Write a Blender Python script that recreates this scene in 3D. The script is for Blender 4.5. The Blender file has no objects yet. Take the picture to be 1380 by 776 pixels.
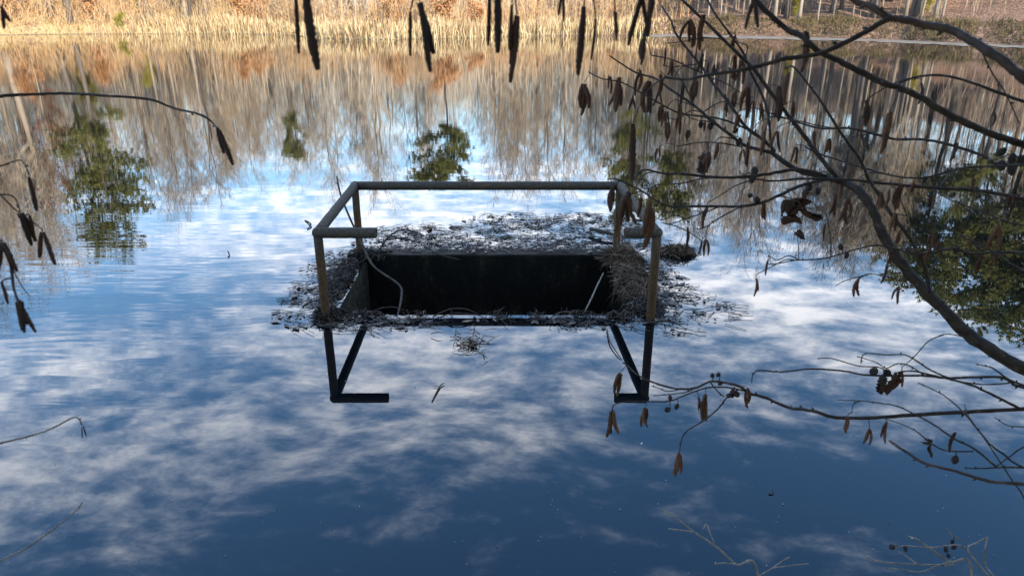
import bpy, math, random
import numpy as np
from mathutils import Vector, Matrix

# ------------------------------------------------------------------ camera
W_PX, H_PX, F_PX = 1380.0, 776.0, 960.0
CAM_H = 2.6
PITCH = math.atan(380.0 / F_PX)
SC = bpy.context.scene
COL = SC.collection
cam_d = bpy.data.cameras.new('camera')
cam_d.sensor_width = 36.0
cam_d.lens = 36.0 * F_PX / W_PX
cam_d.clip_start = 0.02
cam_d.clip_end = 3000
cam_d.dof.use_dof = True
cam_d.dof.focus_distance = 8.0
cam_d.dof.aperture_fstop = 16.0
cam = bpy.data.objects.new('camera', cam_d)
COL.objects.link(cam)
cam.location = (0, 0, CAM_H)
cam.rotation_euler = (math.pi / 2 - PITCH, 0, 0)
SC.camera = cam

# ------------------------------------------------------------------ sun, sky, exposure
SUN_EL, SUN_AZ = math.radians(30), math.radians(150)   # azimuth clockwise from +Y: behind the camera, to the right
SUN_DIR = Vector((math.sin(SUN_AZ) * math.cos(SUN_EL), math.cos(SUN_AZ) * math.cos(SUN_EL), math.sin(SUN_EL)))
sun_d = bpy.data.lights.new('sun', 'SUN')
sun_d.energy = 3.6
sun_d.angle = math.radians(0.53)
sun_d.color = (1.0, 0.86, 0.68)
sun = bpy.data.objects.new('sun', sun_d)
COL.objects.link(sun)
sun.rotation_euler = SUN_DIR.to_track_quat('Z', 'Y').to_euler()

SC.view_settings.view_transform = 'Standard'
SC.view_settings.look = 'None'
SC.view_settings.exposure = 1.6
SC.view_settings.gamma = 1.0
SC.view_settings.use_curve_mapping = False


class NT:
    """small helper for node trees"""
    def __init__(s, tree):
        s.t = tree
        s.t.nodes.clear()

    def n(s, typ, **kw):
        nd = s.t.nodes.new(typ)
        for k, v in kw.items():
            if k.startswith('i_'):
                key = k[2:]
                key = int(key) if key.isdigit() else key.replace('_', ' ')
                if hasattr(v, 'is_output'):
                    s.t.links.new(v, nd.inputs[key])
                else:
                    nd.inputs[key].default_value = v
            else:
                setattr(nd, k, v)
        return nd

    def math(s, op, a, b=None, c=None, clamp=False):
        nd = s.t.nodes.new('ShaderNodeMath')
        nd.operation = op
        nd.use_clamp = clamp
        for i, v in enumerate((a, b, c)):
            if v is None:
                continue
            if hasattr(v, 'is_output'):
                s.t.links.new(v, nd.inputs[i])
            else:
                nd.inputs[i].default_value = v
        return nd.outputs[0]

    def noise(s, vec, scale, detail=4, rough=0.55, dist=0.0):
        nd = s.n('ShaderNodeTexNoise', i_Scale=scale, i_Detail=detail, i_Roughness=rough, i_Distortion=dist)
        s.t.links.new(vec, nd.inputs['Vector'])
        return nd.outputs['Fac']

    def ramp(s, fac, stops, interp='LINEAR'):
        nd = s.t.nodes.new('ShaderNodeValToRGB')
        cr = nd.color_ramp
        cr.interpolation = interp
        while len(cr.elements) > len(stops):
            cr.elements.remove(cr.elements[-1])
        while len(cr.elements) < len(stops):
            cr.elements.new(0.5)
        for e, (p, c) in zip(cr.elements, stops):
            e.position = p
            e.color = c if len(c) == 4 else (*c, 1)
        s.t.links.new(fac, nd.inputs[0])
        return nd.outputs[0]

    def mix(s, fac, a, b, blend='MIX'):
        nd = s.t.nodes.new('ShaderNodeMix')
        nd.data_type = 'RGBA'
        nd.blend_type = blend
        for key, v in ((0, fac), (6, a), (7, b)):
            if hasattr(v, 'is_output'):
                s.t.links.new(v, nd.inputs[key])
            else:
                nd.inputs[key].default_value = v if key == 0 or len(v) == 4 else (*v, 1)
        return nd.outputs[2]

    def link(s, a, b):
        s.t.links.new(a, b)


world = bpy.data.worlds.new('World')
SC.world = world
world.use_nodes = True
w = NT(world.node_tree)
sky = w.n('ShaderNodeTexSky', sky_type='NISHITA', sun_disc=False, sun_elevation=SUN_EL,
          sun_rotation=SUN_AZ, altitude=200, air_density=1.25, dust_density=0.2, ozone_density=3.5)
tc = w.n('ShaderNodeTexCoord')
sep = w.n('ShaderNodeSeparateXYZ', i_Vector=tc.outputs['Generated'])
zc = w.math('MAXIMUM', sep.outputs[2], 0.03)
cu = w.math('DIVIDE', sep.outputs[0], zc)
cv = w.math('DIVIDE', sep.outputs[1], zc)
cvec = w.n('ShaderNodeCombineXYZ', i_X=cu, i_Y=cv, i_Z=0.0).outputs[0]
# broad banks of cloud, then puffs and wisps within them
warp = w.n('ShaderNodeTexNoise', i_Scale=1.7, i_Detail=3.0)
w.link(cvec, warp.inputs['Vector'])
wv = w.n('ShaderNodeVectorMath', operation='SUBTRACT', i_1=(0.5, 0.5, 0.5))
w.link(warp.outputs['Color'], wv.inputs[0])
wv2 = w.n('ShaderNodeVectorMath', operation='SCALE', i_Scale=0.20)
w.link(wv.outputs[0], wv2.inputs[0])
wadd = w.n('ShaderNodeVectorMath', operation='ADD')
w.link(cvec, wadd.inputs[0])
w.link(wv2.outputs[0], wadd.inputs[1])
pv = wadd.outputs[0]
mapr = w.n('ShaderNodeMapping', i_Rotation=(0, 0, 0.35), i_Scale=(0.85, 1.3, 1))
w.link(pv, mapr.inputs[0])
big = w.noise(mapr.outputs[0], 1.15, 2, 0.5)
puff = w.noise(mapr.outputs[0], 6.0, 5, 0.58)
fine = w.noise(mapr.outputs[0], 13.0, 4, 0.62)


def bank(u0, v0, su, sv, amp):
    a = w.math('DIVIDE', w.math('SUBTRACT', cu, u0), su)
    b = w.math('DIVIDE', w.math('SUBTRACT', cv, v0), sv)
    r2 = w.math('ADD', w.math('MULTIPLY', a, a), w.math('MULTIPLY', b, b))
    return w.math('MULTIPLY', w.math('EXPONENT', w.math('MULTIPLY', r2, -1.0)), amp)


cover = w.math('MULTIPLY', big, 0.75)
cover = w.math('ADD', cover, w.math('MULTIPLY', puff, 0.95))
cover = w.math('ADD', cover, w.math('MULTIPLY', fine, 0.52))
BANKS = [(0.95, 2.25, 0.75, 0.55, 0.26), (-1.0, 1.95, 0.8, 0.42, 0.17), (-0.6, 3.3, 1.6, 0.8, 0.28), (0.4, 4.4, 1.5, 0.9, 0.12),
         (0.0, 1.50, 0.26, 0.13, 0.20), (-0.85, 1.40, 0.40, 0.22, 0.16), (-0.7, 1.12, 0.3, 0.12, 0.10), (0.75, 1.30, 0.55, 0.22, -0.18), (-1.6, 2.38, 0.45, 0.20, -0.24), (-0.1, 1.0, 1.4, 0.22, -0.10)]
for bk in BANKS:
    cover = w.math('ADD', cover, bank(*bk))
dens = w.n('ShaderNodeMapRange', interpolation_type='SMOOTHSTEP', i_1=0.98, i_2=1.62)
w.link(cover, dens.inputs[0])
cloudcol = w.ramp(dens.outputs[0], [(0.0, (5.6, 6.8, 9.0)), (0.6, (9.0, 9.5, 10.6)), (1.0, (11.2, 11.2, 11.7))])
thin = w.math('MULTIPLY', dens.outputs[0], 0.93)
hsv = w.n('ShaderNodeHueSaturation', i_Saturation=1.16)
w.link(sky.outputs[0], hsv.inputs['Color'])
skymix = w.mix(thin, hsv.outputs[0], cloudcol)
bg = w.n('ShaderNodeBackground', i_Strength=0.15)
w.link(skymix, bg.inputs[0])
wout = w.n('ShaderNodeOutputWorld')
w.link(bg.outputs[0], wout.inputs[0])

# ------------------------------------------------------------------ picking points in space
CP, SP = math.cos(PITCH), math.sin(PITCH)


def ray(px, py):
    dx, dy = (px - W_PX / 2) / F_PX, (py - H_PX / 2) / F_PX
    return Vector((dx, CP - dy * SP, -SP - dy * CP))


def P(px, py, depth):
    """point at a distance (along the view axis) from the camera"""
    return Vector((0, 0, CAM_H)) + ray(px, py) * depth


def G(px, py, z=0.0):
    """point on the level z"""
    r = ray(px, py)
    t = (z - CAM_H) / r.z
    return Vector((0, 0, CAM_H)) + r * t


# ------------------------------------------------------------------ mesh helpers
class MB:
    def __init__(s):
        s.v = []
        s.f = []
        s.smooth = False

    def tube(s, pts, radii, sides=6, caps=True, closed_tip=False):
        pts = [Vector(p) for p in pts]
        n = len(pts)
        if not hasattr(radii, '__len__'):
            radii = [radii] * n
        t0 = (pts[1] - pts[0]).normalized()
        ref = Vector((0, 0, 1)) if abs(t0.z) < 0.9 else Vector((1, 0, 0))
        nrm = t0.cross(ref).normalized()
        base = len(s.v)
        for i in range(n):
            if i == 0:
                t = pts[1] - pts[0]
            elif i == n - 1:
                t = pts[-1] - pts[-2]
            else:
                t = pts[i + 1] - pts[i - 1]
            if t.length < 1e-9:
                t = t0
            t = t.normalized()
            nrm = (nrm - t * nrm.dot(t))
            if nrm.length < 1e-6:
                nrm = t.orthogonal()
            nrm.normalize()
            b = t.cross(nrm)
            for k in range(sides):
                a = 2 * math.pi * k / sides
                s.v.append(pts[i] + (nrm * math.cos(a) + b * math.sin(a)) * radii[i])
        for i in range(n - 1):
            for k in range(sides):
                k2 = (k + 1) % sides
                s.f.append((base + i * sides + k, base + i * sides + k2, base + (i + 1) * sides + k2, base + (i + 1) * sides + k))
        if caps:
            s.f.append(tuple(base + k for k in reversed(range(sides))))
            s.f.append(tuple(base + (n - 1) * sides + k for k in range(sides)))
        return s

    def box(s, lo, hi):
        b = len(s.v)
        for z in (lo[2], hi[2]):
            for x, y in ((lo[0], lo[1]), (hi[0], lo[1]), (hi[0], hi[1]), (lo[0], hi[1])):
                s.v.append(Vector((x, y, z)))
        for f in ((3, 2, 1, 0), (4, 5, 6, 7), (0, 1, 5, 4), (1, 2, 6, 5), (2, 3, 7, 6), (3, 0, 4, 7)):
            s.f.append(tuple(b + i for i in f))
        return s

    def poly(s, pts):
        b = len(s.v)
        s.v += [Vector(p) for p in pts]
        s.f.append(tuple(range(b, b + len(pts))))
        return s

    def ball(s, c, r, seg=10, rings=6, sc=(1, 1, 1)):
        c = Vector(c)
        b = len(s.v)
        s.v.append(c + Vector((0, 0, r * sc[2])))
        for i in range(1, rings):
            th = math.pi * i / rings
            for k in range(seg):
                ph = 2 * math.pi * k / seg
                s.v.append(c + Vector((math.sin(th) * math.cos(ph) * r * sc[0], math.sin(th) * math.sin(ph) * r * sc[1], math.cos(th) * r * sc[2])))
        s.v.append(c - Vector((0, 0, r * sc[2])))
        last = len(s.v) - 1
        for k in range(seg):
            k2 = (k + 1) % seg
            s.f.append((b, b + 1 + k, b + 1 + k2))
            for i in range(rings - 2):
                r0 = b + 1 + i * seg
                s.f.append((r0 + k, r0 + seg + k, r0 + seg + k2, r0 + k2))
            r0 = b + 1 + (rings - 2) * seg
            s.f.append((r0 + k, last, r0 + k2))
        return s

    def mesh(s, name, mat=None, smooth=True):
        me = bpy.data.meshes.new(name)
        me.from_pydata([tuple(v) for v in s.v], [], s.f)
        if smooth:
            me.polygons.foreach_set('use_smooth', [True] * len(me.polygons))
        if mat:
            me.materials.append(mat)
        me.update()
        return me

    def build(s, name, mat, parent=None, origin=None, smooth=True):
        """origin: world point that becomes the object's origin"""
        if origin is not None:
            o = Vector(origin)
            s.v = [Vector(v) - o for v in s.v]
        return link(name, s.mesh(name, mat, smooth), parent, origin)


def link(name, data, parent=None, origin=None):
    o = bpy.data.objects.new(name, data)
    COL.objects.link(o)
    if origin is not None:
        o.location = origin
    if parent is not None:
        o.parent = parent
        if origin is not None:
            o.location = Vector(origin) - parent.location
    return o


def tag(o, label=None, cat=None, group=None, kind=None):
    if label:
        o['label'] = label
    if cat:
        o['category'] = cat
    if group:
        o['group'] = group
    if kind:
        o['kind'] = kind
    return o


def empty(name, loc):
    o = link(name, None, None, loc)
    o.empty_display_size = 0.2
    return o


def spline(pts, rad, step=6):
    """Catmull-Rom through the points, radii interpolated"""
    pts = [Vector(p) for p in pts]
    out, rr = [], []
    n = len(pts)
    for i in range(n - 1):
        p0, p1, p2, p3 = pts[max(i - 1, 0)], pts[i], pts[i + 1], pts[min(i + 2, n - 1)]
        for k in range(step):
            t = k / step
            out.append(0.5 * ((2 * p1) + (p2 - p0) * t + (2 * p0 - 5 * p1 + 4 * p2 - p3) * t * t + (3 * p1 - p0 - 3 * p2 + p3) * t ** 3))
            rr.append(rad[i] + (rad[i + 1] - rad[i]) * t)
    out.append(pts[-1])
    rr.append(rad[-1])
    return out, rr


# ------------------------------------------------------------------ materials
def mat(name):
    m = bpy.data.materials.new(name)
    m.use_nodes = True
    t = NT(m.node_tree)
    out = t.n('ShaderNodeOutputMaterial')
    p = t.n('ShaderNodeBsdfPrincipled')
    t.link(p.outputs[0], out.inputs[0])
    return m, t, p


def noisy(name, stops, scale=8.0, rough=0.8, bump=0.0, bscale=40.0, bdist=0.01, coord='Object', spec=0.3, detail=5, island=0.0, obrand=0.0, stretch=None):
    m, t, p = mat(name)
    tcn = t.n('ShaderNodeTexCoord')
    vec = tcn.outputs[coord]
    if stretch:
        mp = t.n('ShaderNodeMapping', i_Scale=stretch)
        t.link(vec, mp.inputs[0])
        vec = mp.outputs[0]
    fac = t.noise(vec, scale, detail, 0.6)
    if island:
        g = t.n('ShaderNodeNewGeometry')
        fac = t.math('ADD', t.math('MULTIPLY', fac, 1 - island), t.math('MULTIPLY', g.outputs['Random Per Island'], island))
    if obrand:
        g = t.n('ShaderNodeObjectInfo')
        fac = t.math('ADD', t.math('MULTIPLY', fac, 1 - obrand), t.math('MULTIPLY', g.outputs['Random'], obrand))
    t.link(t.ramp(fac, stops), p.inputs['Base Color'])
    p.inputs['Roughness'].default_value = rough
    p.inputs['Specular IOR Level'].default_value = spec
    if bump:
        b = t.n('ShaderNodeBump', i_Strength=bump, i_Distance=bdist)
        t.link(t.noise(vec, bscale, 5, 0.6), b.inputs['Height'])
        t.link(b.outputs[0], p.inputs['Normal'])
    return m


M = {}
M['bark_grey'] = noisy('bark_grey', [(0.25, (0.15, 0.12, 0.09)), (0.75, (0.33, 0.275, 0.215))], 5, 0.9, 0.6, 25, 0.02, obrand=0.45, stretch=(1, 1, 0.25))
M['bark_dark'] = noisy('bark_dark', [(0.25, (0.06, 0.048, 0.04)), (0.75, (0.18, 0.148, 0.122))], 5, 0.9, 0.6, 25, 0.02, obrand=0.4, stretch=(1, 1, 0.25))
M['twig_far'] = noisy('twig_far', [(0.3, (0.26, 0.20, 0.14)), (0.7, (0.50, 0.42, 0.32))], 0.6, 0.9, obrand=0.4)
M['twig_dark'] = noisy('twig_dark', [(0.3, (0.15, 0.12, 0.095)), (0.7, (0.31, 0.26, 0.205))], 0.6, 0.9, obrand=0.4)
M['twig_mid'] = noisy('twig_mid', [(0.3, (0.13, 0.10, 0.075)), (0.7, (0.29, 0.23, 0.18))], 0.6, 0.9, obrand=0.4)
M['needles'] = noisy('needles', [(0.25, (0.13, 0.14, 0.045)), (0.55, (0.26, 0.265, 0.08)), (0.8, (0.40, 0.38, 0.13))], 0.8, 0.65, island=0.45)
M['russet'] = noisy('russet', [(0.25, (0.16, 0.05, 0.02)), (0.55, (0.30, 0.11, 0.04)), (0.8, (0.40, 0.20, 0.08))], 0.8, 0.8, island=0.5)
M['yellow_leaf'] = noisy('yellow_leaf', [(0.25, (0.22, 0.20, 0.04)), (0.55, (0.42, 0.36, 0.05)), (0.8, (0.50, 0.45, 0.12))], 0.8, 0.8, island=0.5)


def see_through(name, amount):
    """thin leaves and needles pass some light"""
    t = M[name].node_tree
    p = next(n for n in t.nodes if n.type == 'BSDF_PRINCIPLED')
    out = next(n for n in t.nodes if n.type == 'OUTPUT_MATERIAL')
    tl, mx = t.nodes.new('ShaderNodeBsdfTranslucent'), t.nodes.new('ShaderNodeMixShader')
    t.links.new(p.inputs['Base Color'].links[0].from_socket, tl.inputs[0])
    mx.inputs[0].default_value = amount
    t.links.new(p.outputs[0], mx.inputs[1])
    t.links.new(tl.outputs[0], mx.inputs[2])
    t.links.new(mx.outputs[0], out.inputs[0])


see_through('needles', 0.5)
see_through('russet', 0.4)
see_through('yellow_leaf', 0.4)
M['reed'] = noisy('reed', [(0.25, (0.15, 0.09, 0.045)), (0.45, (0.36, 0.25, 0.13)), (0.6, (0.44, 0.34, 0.18)), (0.85, (0.56, 0.47, 0.31))], 0.2, 0.8, island=0.55)
M['thicket'] = noisy('thicket', [(0.25, (0.15, 0.10, 0.07)), (0.42, (0.34, 0.25, 0.16)), (0.55, (0.46, 0.33, 0.17)), (0.66, (0.44, 0.22, 0.09)), (0.85, (0.50, 0.42, 0.27))], 0.13, 0.9, island=0.4)
M['bank_grass'] = noisy('bank_grass', [(0.25, (0.15, 0.085, 0.04)), (0.45, (0.36, 0.25, 0.13)), (0.6, (0.42, 0.26, 0.13)), (0.75, (0.30, 0.27, 0.10)), (0.9, (0.48, 0.40, 0.24))], 0.22, 0.8, island=0.5)
M['brush'] = noisy('brush', [(0.25, (0.05, 0.035, 0.02)), (0.5, (0.125, 0.09, 0.045)), (0.7, (0.12, 0.11, 0.04)), (0.9, (0.26, 0.17, 0.09))], 0.3, 0.85, island=0.5)
M['alder_bark'] = noisy('alder_bark', [(0.3, (0.009, 0.006, 0.005)), (0.62, (0.040, 0.028, 0.021)), (0.75, (0.10, 0.08, 0.065))], 60, 0.65, 0.5, 160, 0.001, spec=0.2)
M['alder_bark_red'] = noisy('alder_bark_red', [(0.3, (0.016, 0.010, 0.008)), (0.7, (0.085, 0.052, 0.040))], 40, 0.65, 0.4, 200, 0.001, spec=0.25)
M['dead_twig'] = noisy('dead_twig', [(0.3, (0.10, 0.08, 0.065)), (0.7, (0.26, 0.21, 0.17))], 40, 0.8, 0.4, 150, 0.001)
M['catkin'] = noisy('catkin', [(0.3, (0.026, 0.011, 0.007)), (0.55, (0.085, 0.036, 0.018)), (0.8, (0.18, 0.085, 0.042))], 300, 0.8, 0.8, 700, 0.001, obrand=0.3)
M['catkin_dark'] = noisy('catkin_dark', [(0.3, (0.020, 0.011, 0.008)), (0.7, (0.085, 0.043, 0.029))], 300, 0.85, 0.8, 700, 0.001, obrand=0.3)
M['cone'] = noisy('cone', [(0.3, (0.012, 0.009, 0.008)), (0.7, (0.04, 0.03, 0.025))], 200, 0.85, 0.6, 500, 0.001)
M['dead_leaf'] = noisy('dead_leaf', [(0.3, (0.016, 0.008, 0.005)), (0.6, (0.055, 0.024, 0.012)), (0.85, (0.15, 0.066, 0.03))], 60, 0.7, 0.5, 140, 0.002)
M['litter'] = noisy('litter', [(0.2, (0.007, 0.005, 0.003)), (0.6, (0.030, 0.018, 0.009)), (0.85, (0.085, 0.048, 0.024)), (0.98, (0.20, 0.135, 0.085))], 3, 0.32, island=0.75, spec=0.35)
M['straw'] = noisy('straw', [(0.25, (0.016, 0.009, 0.005)), (0.5, (0.075, 0.042, 0.021)), (0.85, (0.27, 0.17, 0.095))], 3, 0.7, island=0.7)
M['stick'] = noisy('stick', [(0.3, (0.018, 0.013, 0.009)), (0.7, (0.085, 0.063, 0.045))], 14, 0.75, 0.5, 80, 0.003)
M['speck'] = noisy('speck', [(0.3, (0.3, 0.28, 0.25)), (0.7, (0.6, 0.58, 0.54))], 5, 0.6, island=0.8)


def rust_paint():
    m, t, p = mat('painted_steel')
    co = t.n('ShaderNodeTexCoord').outputs['Object']
    n1 = t.noise(co, 9, 6, 0.65)
    n2 = t.noise(co, 55, 5, 0.6)
    base = t.ramp(n2, [(0.3, (0.022, 0.016, 0.012)), (0.7, (0.084, 0.063, 0.046))])
    rust = t.ramp(n2, [(0.3, (0.045, 0.023, 0.009)), (0.7, (0.135, 0.068, 0.028))])
    sz = t.n('ShaderNodeSeparateXYZ')
    t.link(co, sz.inputs[0])
    low = t.n('ShaderNodeMapRange', i_1=0.80, i_2=0.15, i_3=0.0, i_4=0.55)
    t.link(sz.outputs[2], low.inputs[0])
    fac = t.math('ADD', t.math('MULTIPLY', n1, 0.75), low.outputs[0])
    k = t.n('ShaderNodeMapRange', interpolation_type='SMOOTHSTEP', i_1=0.38, i_2=0.62)
    t.link(fac, k.inputs[0])
    t.link(t.mix(k.outputs[0], base, rust), p.inputs['Base Color'])
    p.inputs['Roughness'].default_value = 0.75
    p.inputs['Specular IOR Level'].default_value = 0.25
    b = t.n('ShaderNodeBump', i_Strength=0.5, i_Distance=0.003)
    t.link(n2, b.inputs['Height'])
    t.link(b.outputs[0], p.inputs['Normal'])
    return m


M['steel'] = rust_paint()


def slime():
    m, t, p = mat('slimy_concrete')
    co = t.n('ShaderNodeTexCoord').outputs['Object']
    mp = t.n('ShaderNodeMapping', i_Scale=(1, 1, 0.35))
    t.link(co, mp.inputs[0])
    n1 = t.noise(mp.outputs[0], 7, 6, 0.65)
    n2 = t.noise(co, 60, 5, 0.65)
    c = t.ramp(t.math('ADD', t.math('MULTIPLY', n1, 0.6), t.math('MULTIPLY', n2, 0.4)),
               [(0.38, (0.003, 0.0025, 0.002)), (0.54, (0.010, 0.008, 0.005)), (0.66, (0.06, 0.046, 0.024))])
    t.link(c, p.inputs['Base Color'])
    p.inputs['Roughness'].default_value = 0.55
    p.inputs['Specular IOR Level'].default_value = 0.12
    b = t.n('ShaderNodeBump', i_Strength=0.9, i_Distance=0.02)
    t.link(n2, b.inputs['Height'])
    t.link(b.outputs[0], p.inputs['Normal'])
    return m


M['slime'] = slime()


def water_mat():
    m, t, p = mat('pond_water')
    p.inputs['Base Color'].default_value = (0.002, 0.0035, 0.005, 1)
    p.inputs['IOR'].default_value = 1.72
    p.inputs['Roughness'].default_value = 0.0
    co = t.n('ShaderNodeTexCoord').outputs['Object']
    # long low ripples all over, and a breath of wind on the left
    mp = t.n('ShaderNodeMapping', i_Scale=(0.55, 1.6, 1))
    t.link(co, mp.inputs[0])
    r1 = t.noise(mp.outputs[0], 3.4, 3, 0.5)
    mp2 = t.n('ShaderNodeMapping', i_Rotation=(0, 0, -0.32), i_Scale=(0.16, 1.0, 1))
    t.link(co, mp2.inputs[0])
    r2 = t.noise(mp2.outputs[0], 5.0, 2, 0.45, 0.3)
    sep_ = t.n('ShaderNodeSeparateXYZ')
    t.link(co, sep_.inputs[0])

    def blob(x0, y0, sx, sy):
        a = t.math('DIVIDE', t.math('SUBTRACT', sep_.outputs[0], x0), sx)
        b = t.math('DIVIDE', t.math('SUBTRACT', sep_.outputs[1], y0), sy)
        r = t.math('ADD', t.math('MULTIPLY', a, a), t.math('MULTIPLY', b, b))
        return t.math('EXPONENT', t.math('MULTIPLY', r, -1.0))
    wind = blob(-4.6, 6.6, 2.0, 2.2)
    far = t.n('ShaderNodeMapRange', i_1=5.0, i_2=22.0, i_3=0.10, i_4=1.0)
    t.link(sep_.outputs[1], far.inputs[0])
    h = t.math('ADD', t.math('MULTIPLY', t.math('MULTIPLY', r1, far.outputs[0]), 0.0008),
               t.math('MULTIPLY', t.math('MULTIPLY', r2, wind), 0.0030))
    b = t.n('ShaderNodeBump', i_Strength=1.0, i_Distance=1.0)
    t.link(h, b.inputs['Height'])
    t.link(b.outputs[0], p.inputs['Normal'])
    return m


M['water'] = water_mat()

# ------------------------------------------------------------------ lake outline and terrain
FAR = [(0, 47.5), (100, 46.5), (200, 46), (300, 46), (380, 47), (425, 52), (500, 54), (560, 53), (640, 51.5), (720, 48.5), (800, 48.5),
       (865, 48), (900, 46.5), (1000, 48.5), (1100, 51), (1200, 54), (1300, 58.5), (1380, 62)]
far_pts = [G(x, y) for x, y in FAR]
LAKE = [(-75, 2.3), (-88, 30), (-72, 62)] + [(p.x, p.y) for p in far_pts] + [(44, 42), (50, 20), (46, 2.3), (20, 2.3), (5, 2.25), (1.5, 2.2), (-1.5, 2.2), (-5, 2.25), (-20, 2.3)]
LK = np.array(LAKE)


def lake_dist(x, y):
    """signed distance to the shoreline: negative over water (numpy arrays)"""
    a = LK
    b = np.roll(LK, -1, axis=0)
    best = np.full(x.shape, 1e9)
    inside = np.zeros(x.shape, bool)
    for (ax, ay), (bx_, by_) in zip(a, b):
        dx, dy = bx_ - ax, by_ - ay
        t = np.clip(((x - ax) * dx + (y - ay) * dy) / (dx * dx + dy * dy), 0, 1)
        d = np.hypot(x - ax - t * dx, y - ay - t * dy)
        best = np.minimum(best, d)
        cr = ((ay > y) != (by_ > y))
        with np.errstate(divide='ignore', invalid='ignore'):
            xi = dx * (y - ay) / (dy if dy != 0 else 1e-9) + ax
        inside ^= cr & (x < xi)
    return np.where(inside, -best, best)


def sstep(e0, e1, x):
    t = np.clip((x - e0) / (e1 - e0), 0, 1)
    return t * t * (3 - 2 * t)


def height(x, y):
    x, y = np.asarray(x, float), np.asarray(y, float)
    d = lake_dist(x, y)
    far = sstep(8, 20, y)
    wob = 0.18 * np.sin(x * 0.9 + 1.3 * np.sin(y * 0.5)) + 0.14 * np.sin(y * 1.1 + x * 0.37) + 0.3 * np.sin(x * 0.21 + y * 0.16)
    right = sstep(6, 22, x)
    left = sstep(-24, -38, x)
    dd = np.maximum(d, 0)
    base = 0.25 * sstep(0, 1.5, dd) + 0.022 * dd
    hl = 0.35 * sstep(0, 2, dd) + 0.16 * np.minimum(dd, 60)
    hr = 0.7 * sstep(0, 2, dd) + 0.24 * np.minimum(dd, 55)
    mid = base + 5.0 * sstep(20, 70, dd)
    hf = mid * (1 - right) * (1 - left) + hl * left + hr * right + wob * sstep(0.5, 6, dd) * 0.8
    hn = 1.0 * sstep(0.0, 1.35, dd) + 0.05 * np.minimum(dd, 40) + 0.06 * np.sin(x * 2.1) * np.sin(y * 1.7) * sstep(1, 3, dd)
    hout = hn * (1 - far) + hf * far
    hin = -np.minimum(0.05 + 0.22 * np.maximum(-d, 0), 3.4)
    return np.where(d > 0, hout, hin)


def H(x, y):
    return float(height(np.array([x]), np.array([y]))[0])


def axis(lo, hi, dense_lo, dense_hi, fine, mid, coarse):
    out = [dense_lo]
    while out[-1] < dense_hi:
        out.append(out[-1] + fine)
    step = fine
    while out[-1] < hi:
        step = min(step * 1.25, mid if out[-1] < 130 else coarse)
        out.append(out[-1] + step)
    step = fine
    while out[0] > lo:
        step = min(step * 1.25, mid if out[0] > -110 else coarse)
        out.insert(0, out[0] - step)
    return np.array(out)


gx = axis(-900, 900, -6, 6, 0.4, 1.2, 60)
gy = axis(-900, 1200, -2, 4, 0.25, 1.2, 60)
GX, GY = np.meshgrid(gx, gy)
GZ = height(GX, GY)
nxg, nyg = len(gx), len(gy)
verts = np.stack([GX.ravel(), GY.ravel(), GZ.ravel()], 1)
# leave the bed open where the inlet box goes down
faces = []
for j in range(nyg - 1):
    for i in range(nxg - 1):
        faces.append((j * nxg + i, j * nxg + i + 1, (j + 1) * nxg + i + 1, (j + 1) * nxg + i))
import bisect
_gxl, _gyl = gx.tolist(), gy.tolist()


def H(x, y):
    i = min(max(bisect.bisect(_gxl, x) - 1, 0), nxg - 2)
    j = min(max(bisect.bisect(_gyl, y) - 1, 0), nyg - 2)
    fx, fy = (x - _gxl[i]) / (_gxl[i + 1] - _gxl[i]), (y - _gyl[j]) / (_gyl[j + 1] - _gyl[j])
    return float((GZ[j, i] * (1 - fx) + GZ[j, i + 1] * fx) * (1 - fy) + (GZ[j + 1, i] * (1 - fx) + GZ[j + 1, i + 1] * fx) * fy)


me = bpy.data.meshes.new('ground')
me.from_pydata(verts.tolist(), [], faces)
me.polygons.foreach_set('use_smooth', [True] * len(me.polygons))


def ground_mat():
    m, t, p = mat('woodland_floor')
    co = t.n('ShaderNodeTexCoord').outputs['Object']
    s_ = t.n('ShaderNodeSeparateXYZ')
    t.link(co, s_.inputs[0])
    n1 = t.noise(co, 0.35, 5, 0.6)
    n2 = t.noise(co, 6.0, 5, 0.7)
    leaf = t.ramp(n2, [(0.36, (0.035, 0.022, 0.015)), (0.5, (0.17, 0.098, 0.062)), (0.64, (0.38, 0.24, 0.16))])
    grass = t.ramp(n2, [(0.3, (0.24, 0.16, 0.07)), (0.5, (0.42, 0.31, 0.14)), (0.7, (0.52, 0.40, 0.2))])
    soil = t.ramp(n2, [(0.3, (0.03, 0.022, 0.015)), (0.6, (0.09, 0.065, 0.045))])
    side = t.n('ShaderNodeMapRange', interpolation_type='SMOOTHSTEP', i_1=4.0, i_2=14.0)
    t.link(t.math('ADD', s_.outputs[0], t.math('MULTIPLY', n1, 8.0)), side.inputs[0])
    c = t.mix(side.outputs[0], grass, leaf)
    c = t.mix(t.math('MULTIPLY', t.math('GREATER_THAN', n1, 0.56), 0.6), c, leaf)
    near = t.n('ShaderNodeMapRange', i_1=0.12, i_2=-0.05)
    t.link(s_.outputs[2], near.inputs[0])
    c = t.mix(near.outputs[0], c, soil)
    t.link(c, p.inputs['Base Color'])
    p.inputs['Roughness'].default_value = 0.95
    b = t.n('ShaderNodeBump', i_Strength=1.0, i_Distance=0.12)
    t.link(n2, b.inputs['Height'])
    t.link(b.outputs[0], p.inputs['Normal'])
    return m


me.materials.append(ground_mat())
ground = link('ground', me)
tag(ground, kind='structure')

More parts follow.
